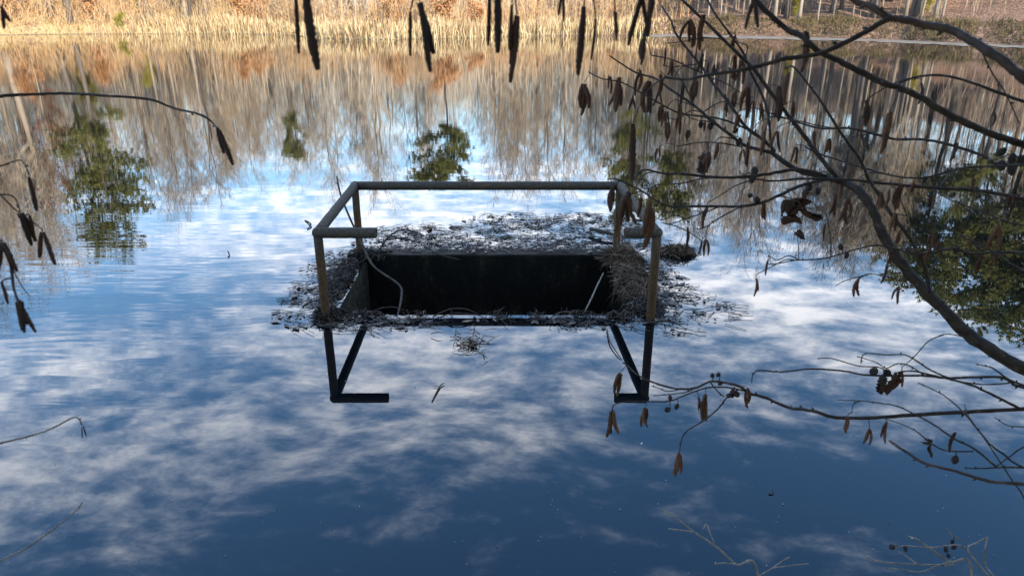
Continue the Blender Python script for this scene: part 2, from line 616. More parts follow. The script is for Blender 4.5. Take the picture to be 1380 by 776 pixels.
# ------------------------------------------------------------------ water with the opening of the inlet
BX0, BX1, BY0, BY1 = -1.60, 1.13, 5.90, 7.44      # inner faces of the box
mb = MB()
LX, LY, LY2 = 130, -3.0, 130
xs, ys = [-LX, BX0, BX1, LX], [LY, BY0, BY1, LY2]
for i in range(3):
    for j in range(3):
        if i == 1 and j == 1:
            continue
        mb.poly([(xs[i], ys[j], 0), (xs[i + 1], ys[j], 0), (xs[i + 1], ys[j + 1], 0), (xs[i], ys[j + 1], 0)])
water = mb.build('water', M['water'], smooth=False)
tag(water, kind='structure')

# ------------------------------------------------------------------ drop inlet box
TH, DEEP = 0.22, -2.6
inlet = empty('spillway_inlet', ((BX0 + BX1) / 2, (BY0 + BY1) / 2, DEEP))
tag(inlet, 'dark open concrete spillway box sunk in the pond below the pipe railing', 'spillway')


def slab(name, lo, hi, parent, m, cuts=14, seed=1):
    """a wall with slightly uneven faces"""
    rnd = random.Random(seed)
    b = MB()
    ax = 0 if hi[0] - lo[0] > hi[1] - lo[1] else 1
    L = hi[ax] - lo[ax]
    ring = []
    for k in range(cuts + 1):
        s = lo[ax] + L * k / cuts
        idx = len(b.v)
        other = 1 - ax
        for (o_, z_) in ((lo[other], lo[2]), (hi[other], lo[2]), (hi[other], hi[2] - 0.012), (hi[other] - 0.012, hi[2]), (lo[other] + 0.012, hi[2]), (lo[other], hi[2] - 0.012)):
            j1, j2 = rnd.uniform(-0.004, 0.004), rnd.uniform(-0.003, 0.003)
            c = [0, 0, z_ + (j2 if z_ > -1 else 0)]
            c[ax] = s
            c[other] = o_ + j1
            b.v.append(Vector(c))
        ring.append(idx)
    for k in range(cuts):
        for q in range(6):
            q2 = (q + 1) % 6
            b.f.append((ring[k] + q, ring[k] + q2, ring[k + 1] + q2, ring[k + 1] + q))
    b.f.append(tuple(ring[0] + q for q in range(6)))
    b.f.append(tuple(ring[-1] + q for q in reversed(range(6))))
    return b.build(name, m, parent, parent.location, smooth=False)


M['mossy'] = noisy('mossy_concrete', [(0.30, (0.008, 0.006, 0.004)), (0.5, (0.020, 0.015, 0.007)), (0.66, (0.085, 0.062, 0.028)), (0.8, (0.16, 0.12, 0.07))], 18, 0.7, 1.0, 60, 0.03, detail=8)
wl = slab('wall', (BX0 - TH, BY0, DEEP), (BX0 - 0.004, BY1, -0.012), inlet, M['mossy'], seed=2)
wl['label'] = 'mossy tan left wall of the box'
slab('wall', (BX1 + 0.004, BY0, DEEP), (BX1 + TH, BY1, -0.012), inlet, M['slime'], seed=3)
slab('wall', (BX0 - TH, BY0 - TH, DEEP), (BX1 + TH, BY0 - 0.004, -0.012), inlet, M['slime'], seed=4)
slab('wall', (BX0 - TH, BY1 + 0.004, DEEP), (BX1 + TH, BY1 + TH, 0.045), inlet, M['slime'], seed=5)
mb = MB().box((BX0 - 0.1, BY0 - 0.1, DEEP - 0.1), (BX1 + 0.1, BY1 + 0.1, DEEP + 0.3))
mb.build('floor_slab', M['slime'], inlet, inlet.location, smooth=False)

# ------------------------------------------------------------------ pipe railing
RH, PR = 0.803, 0.045
FL, FR = Vector((-1.655, 5.81, 0)), Vector((1.235, 5.81, 0))
BL, BR = Vector((-1.69, 7.52, 0)), Vector((1.16, 7.52, 0))
up = Vector((0, 0, RH))
rail = empty('pipe_railing', ((FL.x + FR.x) / 2, 6.6, 0))
tag(rail, 'rusty grey pipe railing standing around the spillway opening, front side gapped', 'railing')


def pipe(name, a, b, r, open_b=False, joint_a=True, joint_b=False, over=0.0):
    m_ = MB()
    a, b = Vector(a), Vector(b)
    n = 14
    rnd = random.Random(int(a.x * 1000 + b.y * 77))
    pts = []
    for k in range(n + 1):
        t = k / n
        p_ = a.lerp(b, t)
        if 0 < k < n:
            p_ += Vector((rnd.uniform(-1, 1), rnd.uniform(-1, 1), rnd.uniform(-1, 1))) * 0.0012
        pts.append(p_)
    m_.tube(pts, r, 20, caps=not open_b)
    if open_b:
        d = (b - a).normalized()
        base = len(m_.v)
        side = d.orthogonal().normalized()
        oth = d.cross(side)
        for (rr, off) in ((r, 0.001), (r * 0.86, 0.001), (r * 0.86, -0.22)):
            for k in range(20):
                an = 2 * math.pi * k / 20
                m_.v.append(b + d * off + (side * math.cos(an) + oth * math.sin(an)) * rr)
        for q in range(2):
            for k in range(20):
                k2 = (k + 1) % 20
                m_.f.append((base + q * 20 + k, base + q * 20 + k2, base + q * 20 + 20 + k2, base + q * 20 + 20 + k))
        m_.f.append(tuple(base + 40 + k for k in range(20)))
    if joint_a:
        m_.ball(a, r * 1.04, 20, 12)
    if joint_b:
        m_.ball(b, r * 1.04, 20, 12)
    return m_.build(name, M['steel'], rail, rail.location)


pipe('back_rail', BL + up, BR + up, PR * 1.04, joint_b=True)
pipe('side_rail', FL + up, BL + up, PR)
pipe('side_rail', FR + up, BR + up, PR)
pipe('end_rail', FL + up + Vector((0, 0, 0.002)), FL + up + Vector((0.50, 0, 0)), PR * 1.03, open_b=True)
pipe('end_rail', FR + up + Vector((0, 0, 0.002)), FR + up + Vector((-0.275, 0, 0)), PR * 1.03, open_b=True)
for c in (FL, FR, BL, BR):
    pipe('post', c + up - Vector((0, 0, 0.02)), c + Vector((0, 0, -0.35)), 0.039, joint_a=False)

# ------------------------------------------------------------------ far trees
def rdir(rnd, d, ang):
    d = d.normalized()
    o = d.orthogonal().normalized()
    b = d.cross(o)
    a = rnd.uniform(0, 2 * math.pi)
    return (d * math.cos(ang) + (o * math.cos(a) + b * math.sin(a)) * math.sin(ang)).normalized()


def ribbon(mb_, a, b, w_, rnd):
    d = (b - a)
    s = rdir(rnd, d, math.pi / 2) * w_ * 0.5
    mb_.poly([a - s, a + s, b])


def bare_tree(seed, h, r, low=0.3, spread=0.2, nb=26, twig=0.03):
    rnd = random.Random(seed)
    tr, cr = MB(), MB()
    n = 12
    lean = Vector((rnd.uniform(-1, 1), rnd.uniform(-1, 1), 0)) * 0.03
    pts = [Vector((0, 0, -0.4))]
    for k in range(1, n + 1):
        t = k / n
        pts.append(Vector((lean.x * t * h, lean.y * t * h, h * t)) + Vector((rnd.uniform(-1, 1), rnd.uniform(-1, 1), 0)) * 0.012 * h * t)
    rad = [r * 1.35] + [max(r * (1 - k / n) ** 0.8, 0.014) for k in range(1, n + 1)]
    tr.tube(pts, rad, 7)

    def on(t):
        f = t * n
        i = min(int(f), n - 1)
        return pts[i].lerp(pts[i + 1], f - i)
    for k in range(nb):
        t = low + (1 - low) * (k + rnd.random()) / nb
        t = min(t, 0.985)
        p0 = on(t)
        L = h * spread * (0.35 + 0.9 * math.sin(math.pi * min(1, (1 - t) * 0.75 + 0.25))) * rnd.uniform(0.6, 1.15)
        d = rdir(rnd, Vector((0, 0, 1)), rnd.uniform(0.5, 1.05))
        r1 = max(r * 0.28 * (1 - t * 0.7), 0.014)
        q = [p0]
        for s in range(4):
            d = (d + Vector((rnd.uniform(-.25, .25), rnd.uniform(-.25, .25), 0.16))).normalized()
            q.append(q[-1] + d * L / 4)
        cr.tube(q, [r1, r1 * 0.8, r1 * 0.6, r1 * 0.4, r1 * 0.2], 3, caps=False)
        for s in range(9):
            u = rnd.uniform(0.2, 1.0) * 4
            i = min(int(u), 3)
            a = q[i].lerp(q[i + 1], u - i)
            d2 = rdir(rnd, q[i + 1] - q[i], rnd.uniform(0.4, 0.9))
            d2 = (d2 + Vector((0, 0, 0.35))).normalized()
            L2 = L * rnd.uniform(0.25, 0.5)
            b_ = a + d2 * L2
            ribbon(cr, a, b_, twig * 1.3, rnd)
            for e in range(7):
                c0 = a.lerp(b_, rnd.uniform(0.2, 1))
                d3 = rdir(rnd, d2, rnd.uniform(0.3, 0.9))
                d3 = (d3 + Vector((0, 0, 0.25))).normalized()
                ribbon(cr, c0, c0 + d3 * L2 * rnd.uniform(0.3, 0.7), twig, rnd)
    return tr, cr


def pine(seed, h, r, low, spread, flat=0.0, dens=1.0, tuft=0.42):
    """long-needled pine: whorled limbs with tufts"""
    rnd = random.Random(seed)
    tr, cr = MB(), MB()
    n = 12
    pts = [Vector((0, 0, -0.4))] + [Vector((rnd.uniform(-1, 1) * 0.006 * h, rnd.uniform(-1, 1) * 0.006 * h, h * k / n)) for k in range(1, n + 1)]
    tr.tube(pts, [r * 1.3] + [max(r * (1 - k / n), 0.02) for k in range(1, n + 1)], 8)
    whorls = int((1 - low) * h / 0.6)
    for k in range(whorls):
        t = low + (1 - low) * (k + 0.5) / whorls
        p0 = Vector((0, 0, h * t))
        prof = math.sin(math.pi * min(1.0, ((1 - t) / (1 - low)) * 0.78 + 0.10)) ** 0.6
        for e in range(rnd.randint(3, 5)):
            if rnd.random() < 0.16:
                continue
            a = rnd.uniform(0, 2 * math.pi)
            L = h * spread * prof * rnd.uniform(0.5, 1.2)
            d = Vector((math.cos(a), math.sin(a), rnd.uniform(0.0, 0.75)))
            q = [p0 + Vector((0, 0, rnd.uniform(-.2, .2)))]
            for s in range(4):
                d = (d + Vector((rnd.uniform(-.15, .15), rnd.uniform(-.15, .15), 0.06))).normalized()
                q.append(q[-1] + d * L / 4)
            cr.tube(q, [0.05, 0.04, 0.03, 0.02, 0.01], 3, caps=False)
            for s in range(int(max(4, L * 7.0 * dens))):
                u = 4.0 - 3.2 * rnd.random() ** 1.5
                i = min(int(u), 3)
                c = q[i].lerp(q[i + 1], u - i) + Vector((rnd.gauss(0, .30), rnd.gauss(0, .30), rnd.gauss(0.05, .24))) * (0.5 + L * 0.20)
                for g in range(7):
                    dd = rdir(rnd, Vector((math.cos(a) * 0.4, math.sin(a) * 0.4, 0.75)), rnd.uniform(0.3, 1.45))
                    ribbon(cr, c - dd * 0.06, c + dd * tuft * rnd.uniform(0.6, 1.2), 0.15 * tuft / 0.42, rnd)
    return tr, cr


def leafy(seed, h, r, low, spread, nleaf):
    tr, cr = bare_tree(seed, h, r, low, spread, 22, 0.03)
    rnd = random.Random(seed + 5)
    lf = MB()
    vs = [v for v in cr.v if v.z > h * low]
    for k in range(nleaf):
        c = rnd.choice(vs) + Vector((rnd.gauss(0, .22), rnd.gauss(0, .22), rnd.gauss(-.05, .2)))
        d = rdir(rnd, Vector((0, 0, -1)), rnd.uniform(0.2, 1.6))
        ribbon(lf, c, c + d * rnd.uniform(0.12, 0.24), 0.13, rnd)
    return tr, cr, lf


VAR = {}


def add_var(key, tr, cr, bark, tw, lf=None, lm=None):
    VAR[key] = (tr.mesh('trunk', M[bark]), cr.mesh('crown', M[tw], False), lf.mesh('leaves', M[lm], False) if lf else None)


for i in range(5):
    add_var('bare%d' % i, *bare_tree(10 + i, 16, 0.15 + 0.02 * i, 0.28 + 0.05 * (i % 3), 0.17 + 0.02 * (i % 2), 34, 0.026), 'bark_grey', 'twig_far')
for i in range(3):
    add_var('dark%d' % i, *bare_tree(30 + i, 18, 0.22 + 0.03 * i, 0.35, 0.20, 30, 0.026), 'bark_dark', 'twig_dark')
for i in range(3):
    add_var('slim%d' % i, *bare_tree(50 + i, 12, 0.075 + 0.012 * i, 0.3, 0.14, 20, 0.026), 'bark_grey', 'twig_far')
for i in range(3):
    add_var('pine%d' % i, *pine(70 + i, 20, 0.24, 0.30 + 0.05 * i, 0.21, dens=2.1, tuft=0.38), 'bark_dark', 'needles')
add_var('umbrella', *pine(81, 16, 0.17, 0.60, 0.25, dens=3.2, tuft=0.40), 'bark_dark', 'needles')
add_var('shade', *pine(91, 16, 0.24, 0.06, 0.26, dens=2.6, tuft=0.6), 'bark_dark', 'needles')
tr, cr, lf = leafy(95, 14, 0.16, 0.22, 0.24, 5200)
add_var('oak', tr, cr, 'bark_dark', 'twig_dark', lf, 'russet')
tr, cr, lf = leafy(97, 5, 0.06, 0.08, 0.3, 3500)
add_var('yellow', tr, cr, 'bark_grey', 'twig_far', lf, 'yellow_leaf')


def tree(name, key, x, y, h_scale, label, cat='tree', group=None, rot=None, wid=None, sink=0.0):
    rnd = random.Random(int(x * 131 + y * 977))
    o = empty(name, (x, y, H(x, y) - 0.05 - sink))
    o.rotation_euler = (0, 0, rot if rot is not None else rnd.uniform(0, 6.28))
    ww = wid if wid else h_scale * rnd.uniform(0.9, 1.15)
    o.scale = (ww, ww, h_scale)
    tr_, cr_, lf_ = VAR[key]
    link('trunk', tr_, o)
    c = link('crown', cr_, o)
    if lf_:
        link('leaves', lf_, c)
    tag(o, label, cat, group)
    return o


def at_far(px, dist):
    """x for a picture column at ground distance dist"""
    return (px - 690) / F_PX * (dist * CP + CAM_H * SP)


def shore_y(px):
    xs_ = [a for a, b in FAR]
    ys_ = [p.y for p in far_pts]
    return float(np.interp(px, xs_, ys_))


tr, cr, lf = leafy(99, 4, 0.05, 0.05, 0.34, 3800)
M['orange_leaf'] = noisy('orange_leaf', [(0.25, (0.28, 0.12, 0.05)), (0.55, (0.48, 0.24, 0.10)), (0.8, (0.55, 0.36, 0.18))], 0.8, 0.85, island=0.5)
add_var('orange', tr, cr, 'bark_grey', 'twig_far', lf, 'orange_leaf')
for px, dd, sc_, l in [(22, 6, 0.9, 'rusty shrub at the far left edge of the shore'), (128, 6, 0.75, 'low rusty shrub right of the thick grey trunk'), (326, 8, 0.8, 'orange shrub behind the reeds, left of the hanging catkins'),
                       (348, 10, 0.7, 'smaller orange shrub beside the orange one behind the reeds'), (532, 8, 0.75, 'orange shrub above the dark log'), (596, 9, 0.95, 'largest orange shrub behind the middle of the reeds'), (640, 8, 0.6, 'small orange shrub right of the largest one')]:
    tree('orange_shrub', 'orange', at_far(px, shore_y(px) + dd), shore_y(px) + dd, sc_, l, 'shrub', 'rusty shrubs along the far shore', wid=sc_ * 1.3)
for px, dd, sc_, l in [(165, 1.0, 0.28, 'low yellow green clump at the water beside the reeds'), (1240, 6, 0.4, 'yellowish bush low on the right hillside'), (1070, 5, 0.35, 'small yellowish bush on the right shore')]:
    tree('yellow_shrub', 'yellow', at_far(px, shore_y(px) + dd), shore_y(px) + dd, sc_, l, 'shrub', wid=sc_ * 1.6)

# special trees
D = shore_y(75)
tree('tall_tree', 'dark1', at_far(74, D + 5), D + 5, 1.15, 'thick grey trunk at the foot of the sunlit slope on the left shore')
D = shore_y(100)
tree('pine_tree', 'pine0', at_far(98, D + 3), D + 3, 1.08, 'full green pine on the left shore, mirrored beside the left edge', wid=1.15)
tree('russet_oak', 'oak', at_far(35, shore_y(40) + 7), shore_y(40) + 7, 1.0, 'oak holding russet leaves on the far left shore')
tree('yellow_shrub', 'yellow', at_far(100, shore_y(100) + 10), shore_y(100) + 10, 1.0, 'yellow leafed bush beside the trunk on the left slope', 'shrub')
tree('yellow_shrub', 'yellow', at_far(190, shore_y(190) + 8), shore_y(190) + 8, 0.7, 'smaller yellow green bush behind the left end of the reeds', 'shrub')
tree('pine_tree', 'umbrella', at_far(598, 76), 76, 0.88, 'lone pine with a bare trunk and umbrella crown behind the reeds', wid=1.1)
tree('pine_tree', 'umbrella', at_far(378, 88), 88, 0.84, 'small slim pine among bare trees behind the left reeds', wid=0.45)
tree('pine_tree', 'pine1', at_far(860, 82), 82, 0.95, 'feathery pine at the right end of the reed bed', wid=0.85)
tree('pine_tree', 'umbrella', at_far(922, 80), 80, 1.08, 'flat topped pine where the reeds give way to the hillside', wid=0.8)
rp = [(1185, 74, 0.84, 'pine0'), (1245, 70, 0.86, 'pine2'), (1305, 72, 1.0, 'pine1'), (1365, 64, 1.0, 'pine0'), (1425, 66, 1.08, 'pine2'), (1480, 62, 1.04, 'pine1'), (1545, 60, 1.0, 'pine0')]
lab = ['lowest pine of the dark stand on the right hillside', 'second pine from the left in the dark hillside stand', 'middle pine of the dark stand on the right hillside',
       'tall dark pine on the hillside left of the tallest', 'tallest dark pine of the stand on the right hillside', 'dark pine cut by the right edge of the picture', 'dark pine standing just beyond the right edge']
for (px, dist, s, k), l in zip(rp, lab):
    tree('pine_tree', k, at_far(px, dist), dist, s, l, group='pines on the right hillside', wid=s * 1.15)

rnd = random.Random(5)


CLEAR = [(98, 55, 88), (598, 40, 92), (850, 34, 90), (905, 26, 88), (1305, 40, 70), (1365, 40, 68), (1425, 40, 66), (1480, 40, 62)]


def scatter(n, px0, px1, d0, d1, keys, hs, label, group, name='bare_tree', gap=1.0):
    done = []
    tries = 0
    while len(done) < n and tries < n * 40:
        tries += 1
        px = rnd.uniform(px0, px1)
        dist = shore_y(min(max(px, 0), 1380)) + d0 + (d1 - d0) * rnd.random() ** 1.3
        if any(abs(px - q) < r_ and dist < e_ for q, r_, e_ in CLEAR):
            continue
        x = at_far(px, dist)
        if any((x - a) ** 2 + (dist - b) ** 2 < gap * gap for a, b in done):
            continue
        done.append((x, dist))
        k = rnd.choice(keys)
        kd = {'d': 'thick dark', 'b': 'grey', 's': 'thin pale'}[k[0]]
        tree(name, k, x, dist, hs(px) * rnd.uniform(0.82, 1.12), kd + ' ' + label, group=kd + ' ' + group)


def hs_left(px):
    return float(np.interp(px, [-170, 0, 130, 250, 330], [1.5, 1.35, 1.1, 0.95, 0.85]))


scatter(54, -170, 300, 4, 26, ['bare0', 'bare1', 'bare2', 'bare3', 'bare4', 'slim0', 'slim1', 'dark0'], hs_left, 'trunked bare tree in the sunlit woods on the left shore', 'bare trees of the left shore')
scatter(60, 280, 700, 14, 38, ['bare0', 'bare1', 'bare2', 'bare3', 'slim0', 'slim1', 'slim2'], lambda px: 0.92, 'trunked bare tree standing behind the reed bed', 'bare trees behind the reeds')
scatter(42, 690, 930, 14, 36, ['bare0', 'bare2', 'bare4', 'slim0', 'slim1', 'slim2'], lambda px: 1.0, 'trunked bare tree in the grey woods behind the right reeds', 'bare trees behind the right reeds')


def hs_right(px):
    return float(np.interp(px, [900, 1000, 1150, 1400], [1.1, 1.05, 0.95, 1.0]))


scatter(72, 900, 1570, 2.5, 34, ['dark0', 'dark1', 'dark2', 'bare1', 'bare3', 'slim1', 'slim2', 'bare4'], hs_right, 'trunked bare tree on the leaf covered right hillside', 'bare trees of the right hillside', gap=1.4)

scatter(22, 930, 1420, 2.5, 9, ['dark0', 'dark1', 'bare1', 'slim1'], hs_right, 'trunked tree near the foot of the right hillside', 'trees at the foot of the right hillside', gap=1.2)

# unseen evergreens added behind the camera to shade the railing and the twigs
for i, (x, y, s) in enumerate([(2.8, -7.0, 0.95), (5.2, -6.2, 1.0), (7.6, -5.0, 0.95), (0.6, -8.5, 1.0), (4.2, -10.5, 1.1), (8.2, -9.5, 1.1), (-2.2, -8.0, 0.95), (10.5, -3.8, 0.95), (6.3, -13, 1.2), (1.6, -12.5, 1.15)]):
    tree('shade_evergreen', 'shade', x, y, s, 'unseen evergreen behind the viewer, added to shade the railing and twigs', group='unseen shade evergreens behind the viewer', wid=s)

# ------------------------------------------------------------------ reeds, thicket, grass, brush (stuff)
rnd = random.Random(11)


def strip(n, px0, px1, d0, d1, hh, wid, lean, name, m, label, top=0.3, branch=0, jitter=None):
    b = MB()
    for k in range(n):
        px = rnd.uniform(px0, px1)
        dist = shore_y(min(max(px, 0), 1380)) + rnd.uniform(d0, d1)
        x = at_far(px, dist)
        if jitter and jitter(px, dist):
            continue
        z = H(x, dist) - 0.05
        h_ = rnd.uniform(*hh) if not callable(hh) else hh(px, dist)
        a = rnd.uniform(0, math.pi)
        s = Vector((math.cos(a), math.sin(a), 0)) * wid * 0.5
        d = Vector((rnd.gauss(0, lean), rnd.gauss(0, lean), 1)).normalized()
        p0 = Vector((x, dist, z))
        p1 = p0 + d * h_ * 0.6
        p2 = p1 + (d + Vector((rnd.gauss(0, lean), rnd.gauss(0, lean), -0.05))).normalized() * h_ * 0.4
        i0 = len(b.v)
        b.v += [p0 - s, p0 + s, p1 + s, p1 - s, p2]
        b.f += [(i0, i0 + 1, i0 + 2, i0 + 3), (i0 + 3, i0 + 2, i0 + 4)]
        for e in range(branch):
            c = p0.lerp(p1, rnd.uniform(0.25, 1.0)) if rnd.random() < 0.5 else p1.lerp(p2, rnd.random())
            dd = (rdir(rnd, d, rnd.uniform(0.4, 1.0)))
            ribbon(b, c, c + dd * h_ * rnd.uniform(0.12, 0.3), wid * 0.8, rnd)
    o = b.build(name, M[m], smooth=False)
    tag(o, label, None, kind='stuff')
    return o


def wave(px, a, b_):
    return math.sin(px * 0.043 + a) * 0.5 + math.sin(px * 0.117 + b_) * 0.35 + math.sin(px * 0.31 + a * b_) * 0.25


def reed_h(px, dist):
    e = min(1.0, max(0.25, (px - 120) / 90)) * min(1.0, max(0.3, (905 - px) / 60))
    return (1.25 + 0.45 * wave(px, 1, 2)) * e * rnd.uniform(0.5, 1.2)


def thick_h(px, dist):
    return (3.2 + 1.3 * wave(px, 3, 5)) * rnd.uniform(0.5, 1.2)


def wood_h(px, dist):
    lim = float(np.interp(px, [-60, 0, 130, 220, 300, 420, 470, 540, 600, 700, 800, 960], [21, 19, 15, 13.5, 13.5, 12.5, 10.5, 10, 11.5, 12.5, 13, 14]))
    return max(3.0, lim * (1 - 0.75 * rnd.random() ** 1.6) + wave(px, 2, 7))


def brush_h(px, dist):
    return max(0.12, (0.55 + 0.42 * wave(px, 4, 1)) * rnd.uniform(0.4, 1.3))


strip(8500, 120, 905, -0.4, 6.5, reed_h, 0.06, 0.16, 'reed_bed', 'reed', 'pale dry reeds along the far shore')
strip(3600, 90, 930, 5, 24, thick_h, 0.045, 0.2, 'brown_thicket', 'thicket', 'brown leafless thicket behind the reeds', branch=11)
strip(2900, -170, 960, 12, 30, lambda px, dist: (6.6 + 1.5 * wave(px, 6, 2)) * rnd.uniform(0.6, 1.2), 0.055, 0.09, 'tall_scrub', 'twig_far', 'tall pale scrub between the thicket and the woods', branch=13)
strip(3500, -170, 980, 20, 48, wood_h, 0.055, 0.05, 'far_woods', 'twig_far', 'grey brown mass of saplings and twigs behind the thicket', branch=17)
strip(950, 930, 1570, 14, 48, lambda px, dist: 13 * (1 - 0.75 * rnd.random() ** 1.3), 0.06, 0.05, 'hillside_woods', 'twig_far', 'brown mass of twigs high on the right hillside', branch=11)
strip(6000, -40, 200, 0, 14, lambda px, dist: max(0.08, (0.32 + 0.26 * wave(px * 2.1 + dist * 9, 2, 3)) * rnd.uniform(0.4, 1.5)), 0.06, 0.35, 'shore_grass', 'bank_grass', 'dry yellow grass on the left shore')
strip(1300, -40, 220, 1.5, 20, (0.5, 3.2), 0.05, 0.25, 'left_brush', 'thicket', 'orange brown brush on the left slope', branch=11)
strip(5500, 850, 1420, 0, 3.4, brush_h, 0.05, 0.55, 'hillside_brush', 'brush', 'low olive brown brush along the right shore', branch=3)
strip(900, 880, 1430, 4, 30, (1.0, 4.5), 0.035, 0.12, 'hillside_saplings', 'twig_far', 'thin saplings and twigs under the right hillside trees', branch=7)

# pale strip along the right shore: sky sheen on rippled water painted as colour
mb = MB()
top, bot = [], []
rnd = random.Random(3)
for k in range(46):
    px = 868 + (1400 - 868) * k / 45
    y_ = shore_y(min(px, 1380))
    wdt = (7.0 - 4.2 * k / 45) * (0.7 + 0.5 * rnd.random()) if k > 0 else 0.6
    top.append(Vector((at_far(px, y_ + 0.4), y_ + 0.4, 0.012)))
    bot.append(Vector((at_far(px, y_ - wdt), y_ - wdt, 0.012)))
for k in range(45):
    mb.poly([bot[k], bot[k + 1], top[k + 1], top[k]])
m_sheen = noisy('sky_sheen', [(0.3, (0.10, 0.095, 0.085)), (0.7, (0.27, 0.26, 0.24))], 0.8, 0.35, spec=0.5)
sheen = mb.build('shore_sheen', m_sheen, smooth=False)
tag(sheen, kind='structure')

# dark fallen log at the edge of the reeds
c = G(517, 52)
lg = MB()
pts, rr = spline([c + Vector((-1.1, 0.6, 0.5)), c + Vector((-0.4, 0.3, 0.45)), c + Vector((0.5, 0, 0.12)), c + Vector((1.7, -0.2, 0.02))], [0.16, 0.17, 0.13, 0.05])
lg.tube(pts, rr, 8)
pts, rr = spline([c + Vector((-0.4, 0.3, 0.45)), c + Vector((-0.5, 0.2, 0.8)), c + Vector((-0.9, 0.1, 1.0))], [0.08, 0.05, 0.02])
lg.tube(pts, rr, 6)
tag(lg.build('fallen_log', M['bark_dark'], None, c), 'dark broken log lying at the front of the reed bed', 'log')

# ------------------------------------------------------------------ floating litter, heaps and sticks
rnd = random.Random(21)
IN_X0, IN_X1, IN_Y0, IN_Y1 = BX0 - 0.02, BX1 + 0.02, BY0 - 0.02, BY1 + 0.02


def lit_density(x, y):
    d = 0.0
    # left apron
    d = max(d, 0.8 * math.exp(-(((x + 1.88) / 0.27) ** 2 + ((y - 6.75) / 0.95) ** 4)))
    # behind the back wall
    d = max(d, 0.62 * math.exp(-(((x + 0.1) / 1.75) ** 6 + ((y - 8.15) / 0.5) ** 2)))
    d = max(d, 1.0 * math.exp(-(((x + 0.1) / 1.6) ** 6 + ((y - 7.72) / 0.16) ** 2)))
    d = max(d, 0.5 * math.exp(-(((x - 0.5) / 1.1) ** 4 + ((y - 8.8) / 0.45) ** 2)))
    # right apron
    d = max(d, 0.8 * math.exp(-(((x - 1.42) / 0.26) ** 2 + ((y - 6.6) / 1.0) ** 4)))
    d = max(d, 0.35 * math.exp(-(((x - 1.85) / 0.22) ** 2 + ((y - 6.1) / 0.4) ** 2)))
    # thin line along the front lip
    d = max(d, 0.35 * math.exp(-(((x + 0.2) / 1.75) ** 8 + ((y - 5.83) / 0.09) ** 2)))
    d = max(d, 0.6 * math.exp(-(((x + 1.2) / 0.50) ** 4 + ((y - 5.75) / 0.13) ** 2)))
    d = max(d, 0.6 * math.exp(-(((x - 0.75) / 0.55) ** 4 + ((y - 5.75) / 0.12) ** 2)))
    d = max(d, 1.2 * math.exp(-(((x - 1.28) / 0.14) ** 2 + ((y - 6.6) / 0.9) ** 6)))
    d = max(d, 1.2 * math.exp(-(((x + 1.72) / 0.12) ** 2 + ((y - 6.7) / 0.85) ** 6)))
    d = max(d, 0.6 * math.exp(-(((x + 1.5) / 0.40) ** 2 + ((y - 5.70) / 0.16) ** 2)))
    return d


def flat_bit(b, c, a, L, wd, tilt, lift):
    dx, dy = math.cos(a), math.sin(a)
    u = Vector((dx, dy, tilt))
    v = Vector((-dy, dx, rnd.uniform(-0.10, 0.10)))
    i = len(b.v)
    c = Vector((c[0], c[1], lift))
    b.v += [c - u * L * .5, c - u * L * .1 + v * wd * .5, c + u * L * .5 + Vector((0, 0, rnd.uniform(0, .01))), c - u * L * .1 - v * wd * .5]
    b.f.append((i, i + 1, i + 2, i + 3))


bl = MB()
cnt = 0
while cnt < 5000:
    x, y = rnd.uniform(-2.6, 2.5), rnd.uniform(5.3, 9.6)
    if IN_X0 < x < IN_X1 and IN_Y0 < y < IN_Y1:
        continue
    # clumps and gaps
    cl = 0.5 + 0.5 * math.sin(x * 9 + 2 * math.sin(y * 5)) * math.sin(y * 13 + 2.2 * math.sin(x * 4.2))
    if lit_density(x, y) < 0.12 or rnd.random() > lit_density(x, y) * (0.12 + 0.88 * cl ** 1.5):
        continue
    cnt += 1
    base = 0.05 if (BY1 < y < BY1 + TH and BX0 - TH < x < BX1 + TH) else 0.004
    kd = rnd.random()
    if kd < 0.5:
        L = rnd.uniform(0.02, 0.06) if kd < 0.38 else rnd.uniform(0.06, 0.13)
        flat_bit(bl, (x, y), rnd.uniform(0, 6.28), L, L * rnd.uniform(0.35, 0.6), rnd.uniform(-.05, .05), base + rnd.uniform(0.002, 0.012))
    else:
        L = rnd.uniform(0.05, 0.22)
        a = rnd.gauss(0, 0.7)
        u = Vector((math.cos(a), math.sin(a), rnd.uniform(-.05, .08)))
        if IN_X0 < x + u.x * L < IN_X1 and IN_Y0 < y + u.y * L < IN_Y1:
            continue
        p0 = Vector((x, y, base + rnd.uniform(0.002, 0.01)))
        p1 = p0 + u * L * 0.5 + Vector((rnd.gauss(0, .01), rnd.gauss(0, .01), rnd.uniform(0, .008)))
        bl.tube([p0, p1, p0 + u * L], rnd.uniform(0.0015, 0.004), 3, caps=False)
o = bl.build('floating_litter', M['litter'], smooth=False)
tag(o, 'dark floating leaves and stems matted on the water around the spillway', None, kind='stuff')

# specks of seed fluff on open water
b = MB()
for k in range(320):
    px, py = rnd.uniform(0, 1380), rnd.uniform(440, 790)
    c = G(px, py)
    L = rnd.uniform(0.002, 0.008) if k % 60 else rnd.uniform(0.01, 0.018)
    flat_bit(b, (c.x, c.y), rnd.uniform(0, 6.28), L, L * 0.6, 0.1, 0.004)
o = b.build('floating_specks', M['speck'], smooth=False)
tag(o, 'tiny pale specks floating on the open water', None, kind='stuff')


